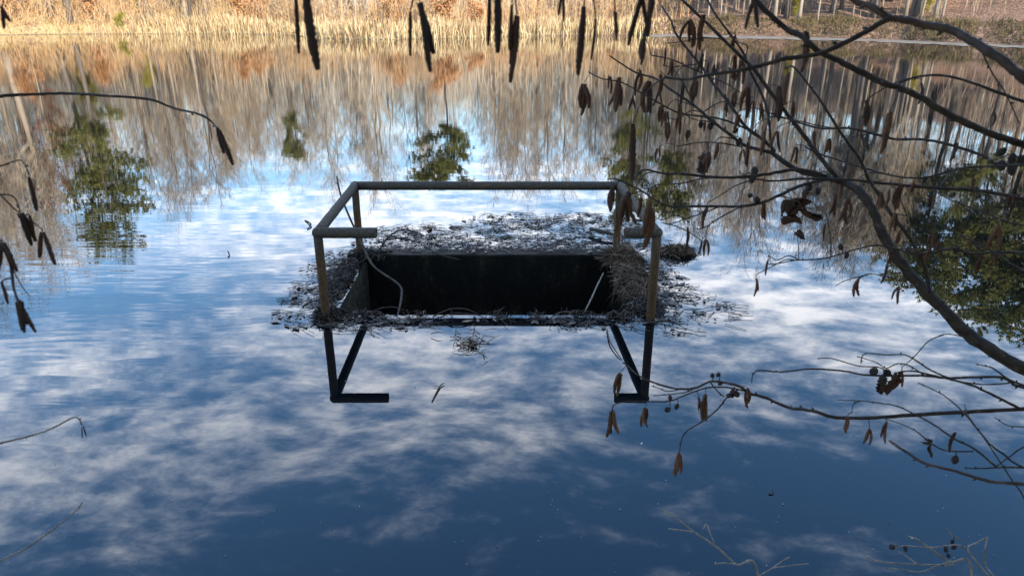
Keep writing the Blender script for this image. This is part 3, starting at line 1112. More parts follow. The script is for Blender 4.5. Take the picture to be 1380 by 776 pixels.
def heap(name, c, rx, ry, rz, n, m, label, L0, L1, drape=0.0, seed=1):
    r = random.Random(seed)
    b = MB()
    c = Vector(c)
    for k in range(n):
        a, q = r.uniform(0, 6.28), (math.sqrt(r.random()) if n > 100 else abs(r.gauss(0, 0.75)))
        x, y = c.x + rx * q * math.cos(a), c.y + ry * q * math.sin(a)
        top = rz * max(0.05, 1 - q * q)
        z = c.z + top * r.random()
        L = r.uniform(L0, L1)
        d = Vector((r.gauss(0, 1), r.gauss(0, 1), r.gauss(0.1, 0.35))).normalized()
        p0 = Vector((x, y, z + 0.01)) - d * L * 0.5
        p1 = Vector((x, y, z + 0.01 + r.uniform(0, 0.04)))
        p2 = p1 + d * L * 0.5 + Vector((0, 0, -drape * L * r.random()))
        p0.z = max(p0.z, 0.005)
        if not (IN_X0 < p2.x < IN_X1 and IN_Y0 < p2.y < IN_Y1):
            p2.z = max(p2.z, 0.005)
        b.tube([p0, p1, p2], [r.uniform(.002, .005), r.uniform(.002, .005), 0.0012], 3, caps=False)
    o_ = b.build(name, M[m], None, c, smooth=False)
    tag(o_, label, 'debris')
    if name in ('twig_raft', 'lip_debris'):
        o_['kind'] = 'stuff'
    return o_


heap('straw_heap', (1.20, 7.36, 0.0), 0.21, 0.22, 0.18, 800, 'straw', 'tangled heap of dead reeds around the right back post', 0.06, 0.26, 0.6, 1)
heap('straw_heap', (1.22, 6.70, 0.0), 0.17, 0.58, 0.09, 900, 'straw', 'straw and twigs draped over the right wall of the box', 0.06, 0.26, 1.3, 2)
heap('straw_heap', (1.86, 7.62, 0.0), 0.20, 0.12, 0.10, 420, 'straw', 'small floating tuft of dead reeds right of the railing', 0.08, 0.2, 0.2, 3)
heap('leaf_heap', (-1.66, 5.86, 0.0), 0.13, 0.12, 0.10, 320, 'litter', 'dark wet debris piled round the foot of the left front post', 0.06, 0.16, 0.2, 4)
heap('leaf_heap', (-1.58, 7.50, 0.0), 0.20, 0.12, 0.10, 240, 'litter', 'dark debris at the foot of the left back post', 0.08, 0.22, 0.3, 5)
heap('leaf_heap', (1.24, 6.05, 0.0), 0.16, 0.22, 0.05, 420, 'litter', 'dark litter at the right front corner of the box', 0.04, 0.16, 0.8, 9)
for hx, hw, hn in ((-1.35, 0.20, 130), (-0.85, 0.10, 40), (-0.12, 0.09, 44), (0.22, 0.07, 34), (0.62, 0.15, 70), (0.98, 0.14, 110)):
    heap('lip_debris', (hx, 5.86, 0.0), hw, 0.05, 0.03, hn, 'litter', 'dark twigs and leaves caught on the front lip, ' + {-1.35: 'nearest the left post', -0.85: 'below the bent branch', -0.12: 'just right of the arched twig', 0.22: 'middle of the lip', 0.62: 'under the brown stick', 0.98: 'nearest the right corner'}[hx], 0.03, 0.14, 0.9, int(hx * 100) + 500)
heap('litter_fringe', (-1.75, 6.75, 0.0), 0.12, 0.66, 0.05, 800, 'litter', 'dark leaf litter hanging over the mossy left wall of the box', 0.04, 0.16, 1.0, 8)
heap('twig_raft', (-0.34, 5.30, 0.0), 0.15, 0.20, 0.010, 60, 'straw', 'loose raft of pale stems floating in front of the box', 0.04, 0.16, 0.0, 6)


def stick(name, pts, rad, label, m='stick', forks=(), origin=None, cat='stick'):
    b = MB()
    q, rr = spline(pts, rad, 6)
    b.tube(q, rr, 6)
    for fp, fr in forks:
        q, rr = spline(fp, fr, 5)
        b.tube(q, rr, 5)
    o_ = b.build(name, M[m], None, origin or pts[0])
    tag(o_, label, cat)
    return o_


stick('leaning_branch', [P(454, 238, 7.75), P(459, 262, 7.7), P(472, 295, 7.6), P(487, 326, 7.4), P(503, 358, 7.2), P(537, 383, 7.0), P(541, 400, 6.85), P(535, 428, 6.4)],
      [0.007, 0.010, 0.012, 0.0125, 0.012, 0.011, 0.012, 0.007], 'long bent branch leaning from the left back post into the box', cat='branch',
      forks=[([P(459, 262, 7.7), P(456, 250, 7.72), P(452, 246, 7.74)], [0.008, 0.006, 0.003])])
stick('bent_stick', [P(511, 337, 7.75), P(525, 318, 7.75), P(545, 309, 7.8), P(556, 312, 7.8), P(568, 315, 7.85)], [0.012, 0.011, 0.009, 0.008, 0.005],
      'arched dark stick on the litter behind the back wall', forks=[([P(525, 318, 7.75), P(545, 322, 7.7), P(562, 326, 7.6), P(590, 342, 7.5), P(620, 350, 7.5)], [0.01, 0.008, 0.007, 0.006, 0.004])])
stick('pale_stick', [P(788, 420, 6.6), P(797, 402, 6.8), P(806, 382, 7.0), P(813, 368, 7.1)], [0.007, 0.009, 0.008, 0.006], 'pale stick leaning inside the right end of the box', m='dead_twig')
stick('lip_stick', [G(742, 428, .01), G(756, 421, .03), G(775, 421, .03), G(800, 424, .02), G(822, 425, .015)], [0.005, 0.009, 0.008, 0.007, 0.004], 'brown stick lying along the front lip at right',
      forks=[([G(756, 421, .03), P(757, 414, 6.4)], [0.005, 0.003])])
stick('arched_twig', [G(583, 427, .005), G(595, 421, .05), G(610, 416, .09), G(630, 417, .08), G(650, 427, .005)], [0.006, 0.006, 0.005, 0.005, 0.004], 'arched pale twig on the middle of the front lip',
      forks=[([G(590, 428, .005), G(612, 422, .03), G(640, 424, .03), G(656, 429, .005)], [0.005, 0.005, 0.004, 0.003]), ([G(609, 422, .02), P(608, 415, 6.35)], [0.008, 0.007])])
stick('low_twig', [G(492, 428, .005), G(505, 418, .06), G(520, 414, .09), G(533, 414, .09), G(545, 418, .06)], [0.004, 0.004, 0.004, 0.003, 0.003], 'thin twig bowed over the left end of the front lip')
stick('floating_twig', [G(582, 541, .005), G(588, 529, .008), G(594, 519, .010), G(599, 516, .012)], [0.004, 0.006, 0.005, 0.003], 'short dark twig floating in front of the box',
      forks=[([G(592, 521, .01), G(587, 520, .01), G(583, 520, .01)], [0.003, 0.002, 0.001])])
stick('floating_twig', [G(411, 297, .005), G(419, 302, .02), G(414, 309, .005)], [0.008, 0.010, 0.006], 'small bent twig floating beyond the left railing')
stick('floating_twig', [G(307, 338, .005), G(309, 343, .01), G(307, 347, .005)], [0.005, 0.006, 0.004], 'tiny twig on the water left of the railing')
stick('mat_branch', [G(795, 308, .06), G(812, 312, .07), G(835, 318, .05)], [0.02, 0.025, 0.015], 'dark broken branch in the litter behind the right back post')
stick('drooping_twig', [G(818, 444, .01), G(822, 460, .02), G(832, 476, .015), G(838, 484, .005)], [0.006, 0.006, 0.005, 0.003], 'curved dark twig in the water before the right end')
c = G(1039, 665)
b = MB()
flat_bit(b, (c.x, c.y), 0.3, 0.04, 0.02, 0.05, 0.006)
flat_bit(b, (c.x + .01, c.y), 1.4, 0.03, 0.012, 0.2, 0.007)
tag(b.build('floating_leaf', M['litter'], None, (c.x, c.y, 0)), 'lone dark leaf floating on the lower right water', 'leaf')


def leaf_mesh(seed, L=1.0, curl=0.5):
    """withered leaf hanging from its stalk: creased along the midrib, edges toothed and rolled"""
    r = random.Random(seed)
    b = MB()
    n = 9
    cols = (-1, -0.62, -0.25, 0, 0.25, 0.62, 1)
    ph = r.uniform(0, 6)
    for i in range(n + 1):
        t = i / n
        wd = (math.sin(math.pi * min(1, t * 0.93 + 0.05)) ** 0.7) * 0.40 * (1 + 0.13 * (-1) ** i)
        for s in cols:
            roll = curl * 1.9 * s
            x = math.sin(roll) / max(curl * 1.9, 0.2) * wd
            y = (1 - math.cos(roll)) * wd * 0.8 + 0.10 * math.sin(5 * t + ph + 2.5 * s) + curl * 0.25 * t * t
            b.v.append(Vector((x + 0.06 * math.sin(7 * t + ph), y + r.uniform(-.02, .02), -t * L + 0.10 * abs(s))))
    c = len(cols)
    for i in range(n):
        for k in range(c - 1):
            a = i * c + k
            b.f.append((a, a + 1, a + c + 1, a + c))
    return b


lm = leaf_mesh(3).mesh('leaf', M['dead_leaf'])
mod_leaf = lm
for (px, py, s, l) in [(582, 307, 0.09, 'tan fallen leaf on the litter behind the back wall')]:
    c = G(px, py, 0.02)
    o = link('fallen_leaf', leaf_mesh(9).mesh('fallen_leaf', noisy('tan_leaf', [(0.3, (0.35, 0.2, 0.12)), (0.7, (0.5, 0.32, 0.2))], 20)), None, c)
    o.scale = (s * 1.5, s, s)
    o.rotation_euler = (1.5, 0.1, 1.2)
    tag(o, l, 'leaf')

# ------------------------------------------------------------------ alder shrubs
rnd = random.Random(77)


def catkin_mesh(seed, m):
    """unit length, hanging down -Z, scaly"""
    r = random.Random(seed)
    b = MB()
    n, sides = 24, 7
    bend = r.uniform(-.10, .10)
    for i in range(n + 1):
        t = i / n
        prof = (math.sin(math.pi * (0.06 + 0.90 * t)) ** 0.34) * 0.064
        prof *= 1.0 + (0.05 if i % 2 else -0.05)
        for k in range(sides):
            a = 2 * math.pi * (k + 0.5 * (i % 2)) / sides
            q = prof * (1 + r.uniform(-.17, .17))
            b.v.append(Vector((math.cos(a) * q + bend * math.sin(math.pi * t), math.sin(a) * q, -t)))
    for i in range(n):
        for k in range(sides):
            k2 = (k + 1) % sides
            b.f.append((i * sides + k, i * sides + k2, (i + 1) * sides + k2, (i + 1) * sides + k))
    b.f.append(tuple(range(sides)))
    b.f.append(tuple(n * sides + k for k in reversed(range(sides))))
    return b.mesh('catkin', M[m], smooth=True)


CAT = {'n': [catkin_mesh(i, 'catkin') for i in range(4)], 'd': [catkin_mesh(10 + i, 'catkin_dark') for i in range(3)]}


def cone_mesh(seed):
    r = random.Random(seed)
    b = MB()
    n, sides = 9, 8
    for i in range(n + 1):
        t = i / n
        prof = math.sin(math.pi * (0.05 + 0.9 * t)) ** 0.7 * 0.36 * (1.12 if i % 2 else 0.86)
        for k in range(sides):
            a = 2 * math.pi * (k + 0.5 * (i % 2)) / sides
            b.v.append(Vector((math.cos(a) * prof, math.sin(a) * prof, -t)))
    for i in range(n):
        for k in range(sides):
            k2 = (k + 1) % sides
            b.f.append((i * sides + k, i * sides + k2, (i + 1) * sides + k2, (i + 1) * sides + k))
    b.f.append(tuple(range(sides)))
    b.f.append(tuple(n * sides + k for k in reversed(range(sides))))
    return b.mesh('cone', M['cone'], smooth=False)


CONE = [cone_mesh(1), cone_mesh(2)]
LEAF = [leaf_mesh(i, 1.0, 0.4 + 0.5 * i).mesh('leaf', M['dead_leaf']) for i in range(3)]


class Shrub:
    def __init__(s, root, label):
        s.o = empty('alder_shrub', root)
        tag(s.o, label, 'shrub')
        s.samples = []          # (px, py, depth, world point)

    def branch(s, pts, t0, t1, d0, d1=None, m='alder_bark', tail=None, name='branch', tr=None, buds=True):
        """pts: picture points from the base outwards; t0, t1 thickness in picture pixels; d0, d1 distance from the camera"""
        d1 = d0 if d1 is None else d1
        n = len(pts)
        world, rad = [], []
        for i, (px, py) in enumerate(pts):
            t = i / (n - 1)
            d = d0 + (d1 - d0) * t
            d *= 1 + 0.012 * math.sin(i * 2.1 + px * 0.05)
            world.append(P(px, py, d))
            rad.append((t0 + (t1 - t0) * t) * d / F_PX * (0.54 if t0 < 8 else 0.43))
        if tail:
            world = [Vector(q) for q in tail] + world
            rad = [rad[0] * (1.25 - 0.2 * i / len(tail)) for i in range(len(tail))] + rad
        q, rr = spline(world, rad, 6)
        # knobbly: bark is never a clean tube
        q2, r2 = [], []
        for i, (p_, r_) in enumerate(zip(q, rr)):
            q2.append(p_ + Vector((rnd.gauss(0, 1), rnd.gauss(0, 1), rnd.gauss(0, 1))) * r_ * 0.10)
            r2.append(r_ * (1 + rnd.uniform(-.09, .09)))
        b = MB()
        b.tube(q2, r2, 7)
        if buds:
            for i in range(4, len(q2) - 1, 5):
                if rnd.random() < 0.55:
                    d = rdir(rnd, (q2[i + 1] - q2[i]), 1.0)
                    L = min(max(r2[i] * 2.0, 0.0032), 0.006)
                    b.tube([q2[i], q2[i] + d * (r2[i] + L * .5), q2[i] + d * (r2[i] + L)], [L * .25, L * .34, L * .06], 5)
        b.build(name, M[m], s.o, s.o.location)
        for i, p_ in enumerate(q):
            v = p_ - Vector((0, 0, CAM_H))
            dep = v.y * CP - v.z * SP
            if dep < 0.05:
                continue
            sx = v.x / dep * F_PX + 690
            sy = -(v.z * CP + v.y * SP) / dep * F_PX + 388
            s.samples.append((sx, sy, dep, p_))
        return s

    def near(s, px, py, dep=None):
        best = None
        for smp in s.samples:
            e = (smp[0] - px) ** 2 + (smp[1] - py) ** 2
            if smp[1] > py:
                e += 60 + (smp[1] - py) * 6
            if dep:
                e += (abs(smp[2] - dep) * 220) ** 2
            if best is None or e < best[0]:
                best = (e, smp)
        return best[1]

    def stalk(s, a, b_, r):
        mid = (a + b_) * 0.5 + Vector((0, 0, 0.15 * (a - b_).length)) + Vector((rnd.gauss(0, .08), rnd.gauss(0, .08), 0)) * (a - b_).length
        q, rr = spline([a, mid, b_], [r, r * 0.8, r * 0.7], 4)
        MB().tube(q, rr, 5).build('stalk', M['alder_bark_red'], s.o, s.o.location)

    def catkins(s, px, py0, py1, n=2, dep=None, kind='n', fat=1.0, tilt=0.25, spread=5.0):
        smp = s.near(px, py0, dep)
        d = smp[2]
        L0 = (py1 - py0) * d / F_PX / max(0.55, CP)
        top = P(px, py0, d)
        s.stalk(smp[3], top, 0.0009)
        for k in range(n):
            off = (k - (n - 1) / 2) * spread
            L = L0 * (1.0 if k == n // 2 else rnd.uniform(0.72, 0.97))
            t0 = P(px + off * 0.35, py0 + rnd.uniform(0, 3), d + rnd.uniform(-.006, .006))
            o_ = link('catkin', rnd.choice(CAT[kind]), s.o, t0)
            wd = (0.3 * L + 0.7 * max(L0, 0.026)) * fat * rnd.uniform(0.85, 1.15)
            o_.scale = (wd, wd, L)
            a = off * 0.03 + rnd.gauss(0, tilt * 0.5)
            o_.rotation_euler = (rnd.gauss(0, 0.12), -a, rnd.uniform(0, 6.28)) if n > 1 else (0.05, rnd.gauss(0, .06), rnd.uniform(0, 6.28))

    def cone(s, px, py, size, dep=None):
        smp = s.near(px, py - size * .4, dep)
        d = smp[2]
        top = P(px, py - size / 2, d)
        s.stalk(smp[3], top, 0.0010)
        o_ = link('cone', rnd.choice(CONE), s.o, top)
        k = size * d / F_PX
        o_.scale = (k, k, k)
        o_.rotation_euler = (rnd.uniform(-.6, .6), rnd.uniform(-.8, .8), rnd.uniform(0, 6))

    def leaf(s, px, py, size, rot=(0, 0, 0), which=0, dep=None):
        smp = s.near(px, py, dep)
        d = smp[2]
        top = P(px, py, d)
        s.stalk(smp[3], top, 0.0008)
        o_ = link('leaf', LEAF[which], s.o, top)
        k = size * d / F_PX
        o_.scale = (k, k, k)
        o_.rotation_euler = rot


# --- the shrub on the right, rooted on the near bank beyond the right edge
R = Shrub((1.75, 1.15, H(1.75, 1.15) - 0.05), 'leafless alder with catkins reaching in from the right over the water')
rt = R.o.location.copy()
stemA = [rt, Vector((1.62, 1.15, 1.35)), Vector((1.36, 1.15, 1.75))]
R.branch([(1470, 545), (1390, 502), (1340, 475), (1290, 436), (1250, 395), (1215, 355), (1190, 315), (1172, 275), (1155, 255), (1132, 244), (1105, 238), (1072, 228), (1040, 206)],
         23, 7, 1.15, 1.30, tail=stemA)
R.branch([(1132, 244), (1100, 205), (1080, 178), (1053, 144), (1017, 95), (999, 77), (960, 39), (919, 0), (900, -20)], 6, 3, 1.25, 1.2)
R.branch([(1048, 214), (1040, 200), (1034, 150), (1025, 124), (1012, 98), (1002, 72), (978, 39), (958, 10), (950, -12)], 3.6, 2.4, 1.28, 1.2, name='twig')
R.branch([(1045, 204), (1030, 190), (1004, 170), (981, 137), (960, 111), (945, 90), (929, 70), (911, 46), (904, 28), (891, 8)], 4.6, 2.2, 1.3, 1.4, name='twig')
R.branch([(1040, 206), (1004, 196), (986, 183), (958, 162), (935, 142), (904, 121), (883, 106), (857, 98), (831, 82), (821, 75)], 4.6, 1.6, 1.32, 1.45, name='twig')
R.branch([(1012, 176), (973, 161), (945, 157), (914, 152), (888, 139), (865, 126), (837, 111), (811, 106), (793, 97)], 2.6, 1.4, 1.33, 1.42, name='twig')
R.branch([(947, 99), (935, 94), (904, 80), (878, 75)], 2.2, 1.5, 1.35, name='twig')
R.branch([(1000, 198), (971, 193), (945, 192), (914, 197)], 1.9, 1.2, 1.32, name='twig')
R.branch([(935, 142), (925, 120), (915, 104), (905, 92), (893, 88)], 1.7, 1.1, 1.40, name='twig')
R.branch([(1132, 244), (1080, 229), (1038, 234), (1007, 238), (966, 239), (924, 235), (896, 234), (868, 229), (855, 241), (851, 248)], 5, 1.6, 1.25, 1.2, name='twig')
R.branch([(1120, 240), (1080, 250), (1053, 262), (1027, 273), (999, 278), (971, 278), (929, 278), (904, 278), (883, 270), (868, 259), (850, 250), (829, 241), (819, 242)], 4.5, 1.5, 1.25, 1.12, name='twig')
R.branch([(966, 239), (945, 241), (919, 247), (883, 250), (875, 262)], 2, 1.2, 1.22, name='twig')
R.branch([(999, 278), (971, 293), (955, 304), (951, 319)], 2, 1.2, 1.2, name='twig')
R.branch([(955, 304), (945, 308), (938, 309)], 1.6, 1, 1.2, name='twig')
R.branch([(971, 278), (945, 288), (915, 298), (901, 302), (893, 300)], 1.8, 1.1, 1.18, name='twig')
R.branch([(929, 278), (915, 282), (900, 287), (884, 286)], 1.6, 1.0, 1.15, name='twig')
R.branch([(1500, 290), (1380, 268), (1318, 257), (1256, 253), (1189, 247), (1137, 242), (1080, 241), (1038, 244), (1007, 238)], 5.5, 2.2, 1.15, 1.25, tail=[(1.62, 1.15, 1.35), (1.5, 1.1, 2.0)])
R.branch([(1252, 395), (1249, 371), (1245, 358), (1225, 319), (1204, 293), (1186, 265), (1171, 242), (1158, 213), (1137, 185), (1111, 144), (1091, 116), (1070, 91), (1058, 92)], 6, 2, 1.18, 1.05, name='twig')
R.branch([(1249, 371), (1266, 347), (1271, 327)], 3, 1.6, 1.18, name='twig')
R.branch([(1160, 226), (1165, 200), (1160, 170), (1168, 140), (1172, 130)], 2.2, 1.2, 1.05, name='twig')
R.branch([(1500, 240), (1349, 222), (1330, 212), (1279, 195), (1240, 188), (1207, 188), (1186, 183), (1145, 173), (1104, 173), (1060, 160), (1038, 157)], 4.2, 2.0, 0.95, 1.15, name='twig', tail=[(1.5, 1.1, 2.0), (1.3, 1.0, 2.2)])
R.branch([(1500, 225), (1400, 222), (1349, 224), (1300, 226), (1266, 235), (1240, 240), (1204, 237), (1163, 226), (1106, 208), (1085, 198)], 3.4, 1.8, 0.9, 1.1, name='twig', tail=[(1.5, 1.1, 2.0), (1.25, 1.0, 2.25)])
R.branch([(1500, 400), (1380, 364), (1343, 342), (1305, 323), (1266, 304), (1222, 291), (1205, 288)], 3, 1.2, 1.0, 1.1, name='twig', tail=[(1.62, 1.15, 1.35), (1.45, 1.1, 1.9)])
R.branch([(1500, 350), (1380, 341), (1343, 340), (1307, 342), (1282, 335), (1238, 342), (1189, 331), (1158, 335), (1112, 348), (1071, 351), (1050, 355), (1035, 356)], 3.6, 1.2, 1.1, 1.2, name='twig', tail=[(1.62, 1.15, 1.35), (1.48, 1.1, 1.9)])
R.branch([(1500, 330), (1380, 304), (1354, 298), (1318, 283), (1282, 270), (1262, 258)], 2.6, 1.2, 1.0, 1.1, name='twig', tail=[(1.62, 1.15, 1.35), (1.45, 1.1, 1.95)])
R.branch([(1215, 378), (1190, 372), (1172, 369), (1160, 374)], 1.8, 1.1, 1.15, name='twig')
R.branch([(1318, 462), (1295, 453), (1277, 450), (1266, 452)], 1.8, 1.0, 1.12, name='twig')
# the two thick blurred limbs near the lens
up1 = [(1.62, 1.15, 1.35), (1.35, 1.0, 2.2)]
R.branch([(1520, 235), (1440, 155), (1380, 106), (1356, 86), (1330, 68), (1305, 53), (1279, 39), (1253, 35), (1220, 27), (1199, 24), (1176, 10), (1150, 0), (1100, -30)], 17, 9, 0.62, 0.68, m='alder_bark_red', tail=up1)
R.branch([(1199, 24), (1155, 49), (1106, 72), (1060, 79), (1038, 85), (1007, 93), (976, 98), (945, 103), (924, 107), (896, 104)], 7, 3.5, 0.66, 0.74)
R.branch([(1520, 250), (1440, 215), (1380, 195), (1343, 183), (1305, 167), (1266, 147), (1227, 124), (1189, 111), (1137, 85), (1104, 70), (1080, 49), (1060, 39), (1027, 10), (1005, -16)], 12, 8, 0.76, 0.72, tail=up1)
R.branch([(1520, 190), (1440, 150), (1380, 137), (1343, 124), (1305, 110), (1271, 102), (1240, 103), (1212, 112)], 5, 2.5, 0.82, 0.75, tail=up1, name='twig')
R.branch([(1320, 62), (1338, 100), (1354, 124), (1374, 167)], 2.4, 1.4, 0.64, 0.7, name='twig')
# overhead limb above the frame, from which the nearest catkins hang
R.branch([(1520, -20), (1380, -75), (1200, -85), (1015, -50), (880, -45), (790, -38), (690, -40), (565, -36), (405, -40), (330, -46)], 12, 5, 0.62, 0.46, tail=up1 + [Vector((0.95, 0.85, 2.55))])
for (x, y0, y1, n, fat) in [(398, -12, 66, 1, 1.0), (411, -14, 86, 1, 1.3), (553, 14, 72, 1, 0.95), (566, 2, 90, 2, 1.0), (660, -10, 56, 1, 0.9), (671, -12, 66, 2, 1.0),
                            (690, 4, 62, 1, 0.9), (697, 20, 105, 2, 1.05), (758, -6, 26, 2, 0.9), (787, 8, 96, 1, 1.15), (803, 24, 78, 1, 0.95), (829, 14, 53, 2, 0.9),
                            (866, -14, 58, 2, 1.0), (881, -12, 52, 2, 1.05), (872, 24, 80, 1, 0.95), (1018, -16, 36, 2, 1.2)]:
    R.catkins(x, y0, y1 - 4, n, dep=0.5, kind='d', fat=fat * rnd.uniform(0.72, 0.95), tilt=0.3, spread=7)
R.catkins(853, 165, 236, 1, dep=0.70, fat=1.1)
R.catkins(1199, 150, 207, 2, dep=0.74, fat=1.1, spread=8)
R.catkins(1087, 42, 92, 2, dep=0.70, fat=1.0)
CK = [(787, 112, 152, 3), (822, 100, 122, 1), (834, 104, 145, 3), (853, 128, 147, 1), (863, 92, 124, 1), (874, 108, 151, 2), (892, 142, 168, 2), (905, 80, 103, 1), (916, 138, 164, 2),
      (928, 175, 190, 2), (938, 108, 133, 2), (955, 84, 101, 1), (963, 86, 100, 1), (980, 132, 153, 2), (992, 120, 145, 1), (1009, 116, 153, 2), (1026, 138, 159, 2), (990, 74, 104, 2),
      (1000, 80, 110, 1), (1051, 116, 158, 3), (1062, 98, 137, 2), (1070, 136, 160, 1), (1030, 176, 207, 1), (930, 26, 61, 3), (948, 18, 60, 2), (868, 50, 82, 2),
      (825, 250, 284, 2), (847, 258, 302, 2), (863, 266, 291, 2), (875, 270, 328, 2), (887, 198, 215, 2), (967, 193, 213, 2), (1001, 200, 219, 1), (1029, 272, 294, 2), (1058, 268, 289, 2),
      (946, 322, 341, 1), (952, 322, 344, 2), (1127, 262, 289, 1), (1143, 268, 300, 2), (1117, 186, 206, 2), (1186, 258, 281, 2), (1216, 248, 281, 2), (1207, 286, 309, 2), (1213, 310, 331, 1),
      (1258, 310, 331, 2), (1266, 324, 341, 1), (1309, 318, 339, 1), (1345, 302, 337, 1), (1324, 342, 368, 1), (1312, 238, 254, 1), (1362, 262, 282, 2), (1168, 134, 168, 2),
      (1158, 374, 400, 1), (1211, 385, 408, 2), (1290, 190, 214, 1), (1232, 243, 262, 1), (1098, 176, 196, 1), (1073, 196, 218, 2), (950, 163, 176, 1)]
for (x, y0, y1, n) in CK:
    R.catkins(x, y0, y1, n + 1, fat=1.15, tilt=0.2, spread=4.0)
for (x, y, s_) in [(1016, 232, 13), (1014, 243, 11), (1020, 270, 11), (1013, 266, 9), (945, 168, 10), (957, 171, 11), (962, 165, 9), (998, 192, 12), (995, 178, 9), (1133, 333, 10), (1143, 345, 9),
                   (1292, 338, 11), (1356, 207, 15), (1366, 214, 15), (1350, 224, 16), (1362, 230, 14), (1375, 215, 13), (1094, 255, 12), (1088, 262, 12), (1102, 258, 10)]:
    R.cone(x, y, s_)
for (x, y, s_, rot, wh) in [(1084, 268, 34, (0.2, 0.4, 0.5), 1), (1092, 272, 32, (0.4, -0.5, 2.0), 2), (1078, 284, 30, (0.3, 0.9, 4.0), 2), (1080, 300, 26, (1.0, -0.4, 1.0), 2), (1074, 312, 20, (0.9, 1.0, 3.0), 1), (955, 212, 26, (0.5, -0.9, 0.4), 2), (948, 216, 24, (0.2, 0.9, 1.9), 1)]:
    R.leaf(x, y, s_, rot, wh)

# fine side twigs, most ending in catkins
cand = [q for q in R.samples if 860 < q[0] < 1375 and 25 < q[1] < 470 and q[2] > 0.85]
for k in range(46):
    sx, sy, dep, _ = rnd.choice(cand)
    L = rnd.uniform(26, 78)
    a = rnd.choice([rnd.uniform(2.5, 3.7), rnd.uniform(2.5, 3.7), rnd.uniform(-0.5, 0.5), rnd.uniform(4.0, 5.2)])
    p1 = (sx + L * 0.35 * math.cos(a) + rnd.gauss(0, 3), sy + L * 0.35 * math.sin(a) - rnd.uniform(0, 6))
    p2 = (sx + L * 0.7 * math.cos(a), sy + L * 0.7 * math.sin(a) + rnd.gauss(0, 5))
    p3 = (sx + L * math.cos(a), sy + L * math.sin(a) + rnd.uniform(0, 12))
    R.branch([(sx, sy), p1, p2, p3], 1.7, 1.0, dep, dep * rnd.uniform(0.95, 1.05), name='twig', buds=False)
    if rnd.random() < 0.75:
        R.catkins(p3[0], p3[1] + 4, p3[1] + rnd.uniform(18, 36), rnd.randint(1, 3), dep=dep, fat=1.1, tilt=0.2, spread=4.0)

# --- lower sprays of the same shrub
lowtail = [(1.70, 1.15, 1.15), (1.45, 1.25, 1.45)]
R.branch([(1500, 548), (1380, 551), (1299, 555), (1227, 559), (1170, 563), (1126, 562), (1101, 555), (1080, 551), (1063, 549), (1032, 536), (1011, 530), (996, 520), (975, 515), (957, 514), (939, 522), (918, 524), (903, 522), (877, 514), (859, 505), (846, 493), (839, 488)],
         5.5, 1.6, 1.15, 1.3, tail=lowtail)
R.branch([(1011, 528), (980, 522), (955, 522), (929, 530), (903, 540), (877, 541), (846, 541), (828, 545), (825, 553)], 2.2, 1.3, 1.25, 1.3, name='twig')
R.branch([(996, 524), (980, 535), (968, 550), (949, 566), (924, 582), (917, 599), (916, 612)], 2.4, 1.2, 1.25, 1.2, name='twig')
R.branch([(939, 522), (925, 528), (905, 531), (880, 533)], 1.6, 1.1, 1.27, name='twig')
R.branch([(957, 514), (965, 525), (976, 535)], 1.8, 1.4, 1.26, name='twig')
R.branch([(918, 524), (900, 527), (885, 522), (878, 520)], 1.4, 1.0, 1.27, name='twig')
R.branch([(1500, 548), (1380, 522), (1363, 515), (1348, 508), (1312, 508), (1276, 509), (1245, 506), (1219, 506), (1165, 505), (1139, 500), (1093, 497), (1053, 501), (1024, 499), (1015, 504), (1013, 515)], 4, 1.4, 1.1, 1.2, name='twig', tail=lowtail)
R.branch([(1201, 505), (1185, 495), (1157, 493), (1121, 483), (1102, 483)], 1.8, 1.2, 1.15, name='twig')
R.branch([(1276, 508), (1255, 499), (1235, 486), (1219, 478), (1193, 478), (1165, 477), (1160, 490)], 2.2, 1.2, 1.14, name='twig')
R.branch([(1245, 505), (1224, 492), (1209, 490), (1194, 496), (1180, 488), (1155, 480)], 1.8, 1.0, 1.13, name='twig')
R.branch([(1374, 550), (1338, 532), (1307, 518), (1276, 510), (1230, 500), (1205, 503)], 3.6, 1.8, 1.14, 1.12, name='twig')
R.branch([(1500, 560), (1380, 519), (1358, 510), (1338, 496), (1327, 493), (1315, 490)], 3.2, 1.2, 1.0, 1.05, name='twig', tail=lowtail)
R.branch([(1360, 516), (1330, 518), (1300, 515), (1280, 512)], 2.0, 1.2, 1.1, name='twig')
R.branch([(1500, 640), (1380, 630), (1343, 630), (1312, 631), (1300, 629)], 3.2, 1.0, 1.0, 1.05, name='twig', tail=lowtail)
R.branch([(1343, 629), (1312, 604), (1286, 591), (1260, 573), (1240, 562), (1214, 549), (1193, 544), (1160, 540), (1129, 539)], 2.8, 1.1, 1.05, 1.12, name='twig')
R.branch([(1500, 680), (1380, 630), (1353, 612), (1333, 597), (1312, 571), (1294, 551), (1271, 532), (1245, 519), (1237, 516)], 2.8, 1.1, 1.0, 1.1, name='twig', tail=lowtail)
R.branch([(1440, 740), (1374, 660), (1353, 630), (1327, 591), (1305, 560), (1300, 545)], 2.2, 1.0, 0.98, 1.05, name='twig', tail=lowtail)
R.branch([(1312, 608), (1276, 607), (1255, 597), (1235, 581), (1214, 571), (1193, 564)], 2.0, 1.0, 1.08, 1.12, name='twig')
R.branch([(1500, 665), (1380, 652), (1338, 649), (1312, 642), (1286, 634), (1260, 628), (1240, 621), (1214, 604), (1199, 594)], 4.5, 3.2, 0.72, 0.78, m='alder_bark_red', tail=[(1.70, 1.15, 1.15), (1.3, 1.0, 1.6)])
R.branch([(1160, 540), (1150, 545), (1148, 556)], 1.5, 1.0, 1.12, name='twig')
R.branch([(1380, 575), (1358, 573), (1340, 562)], 1.6, 1.0, 1.1, name='twig')
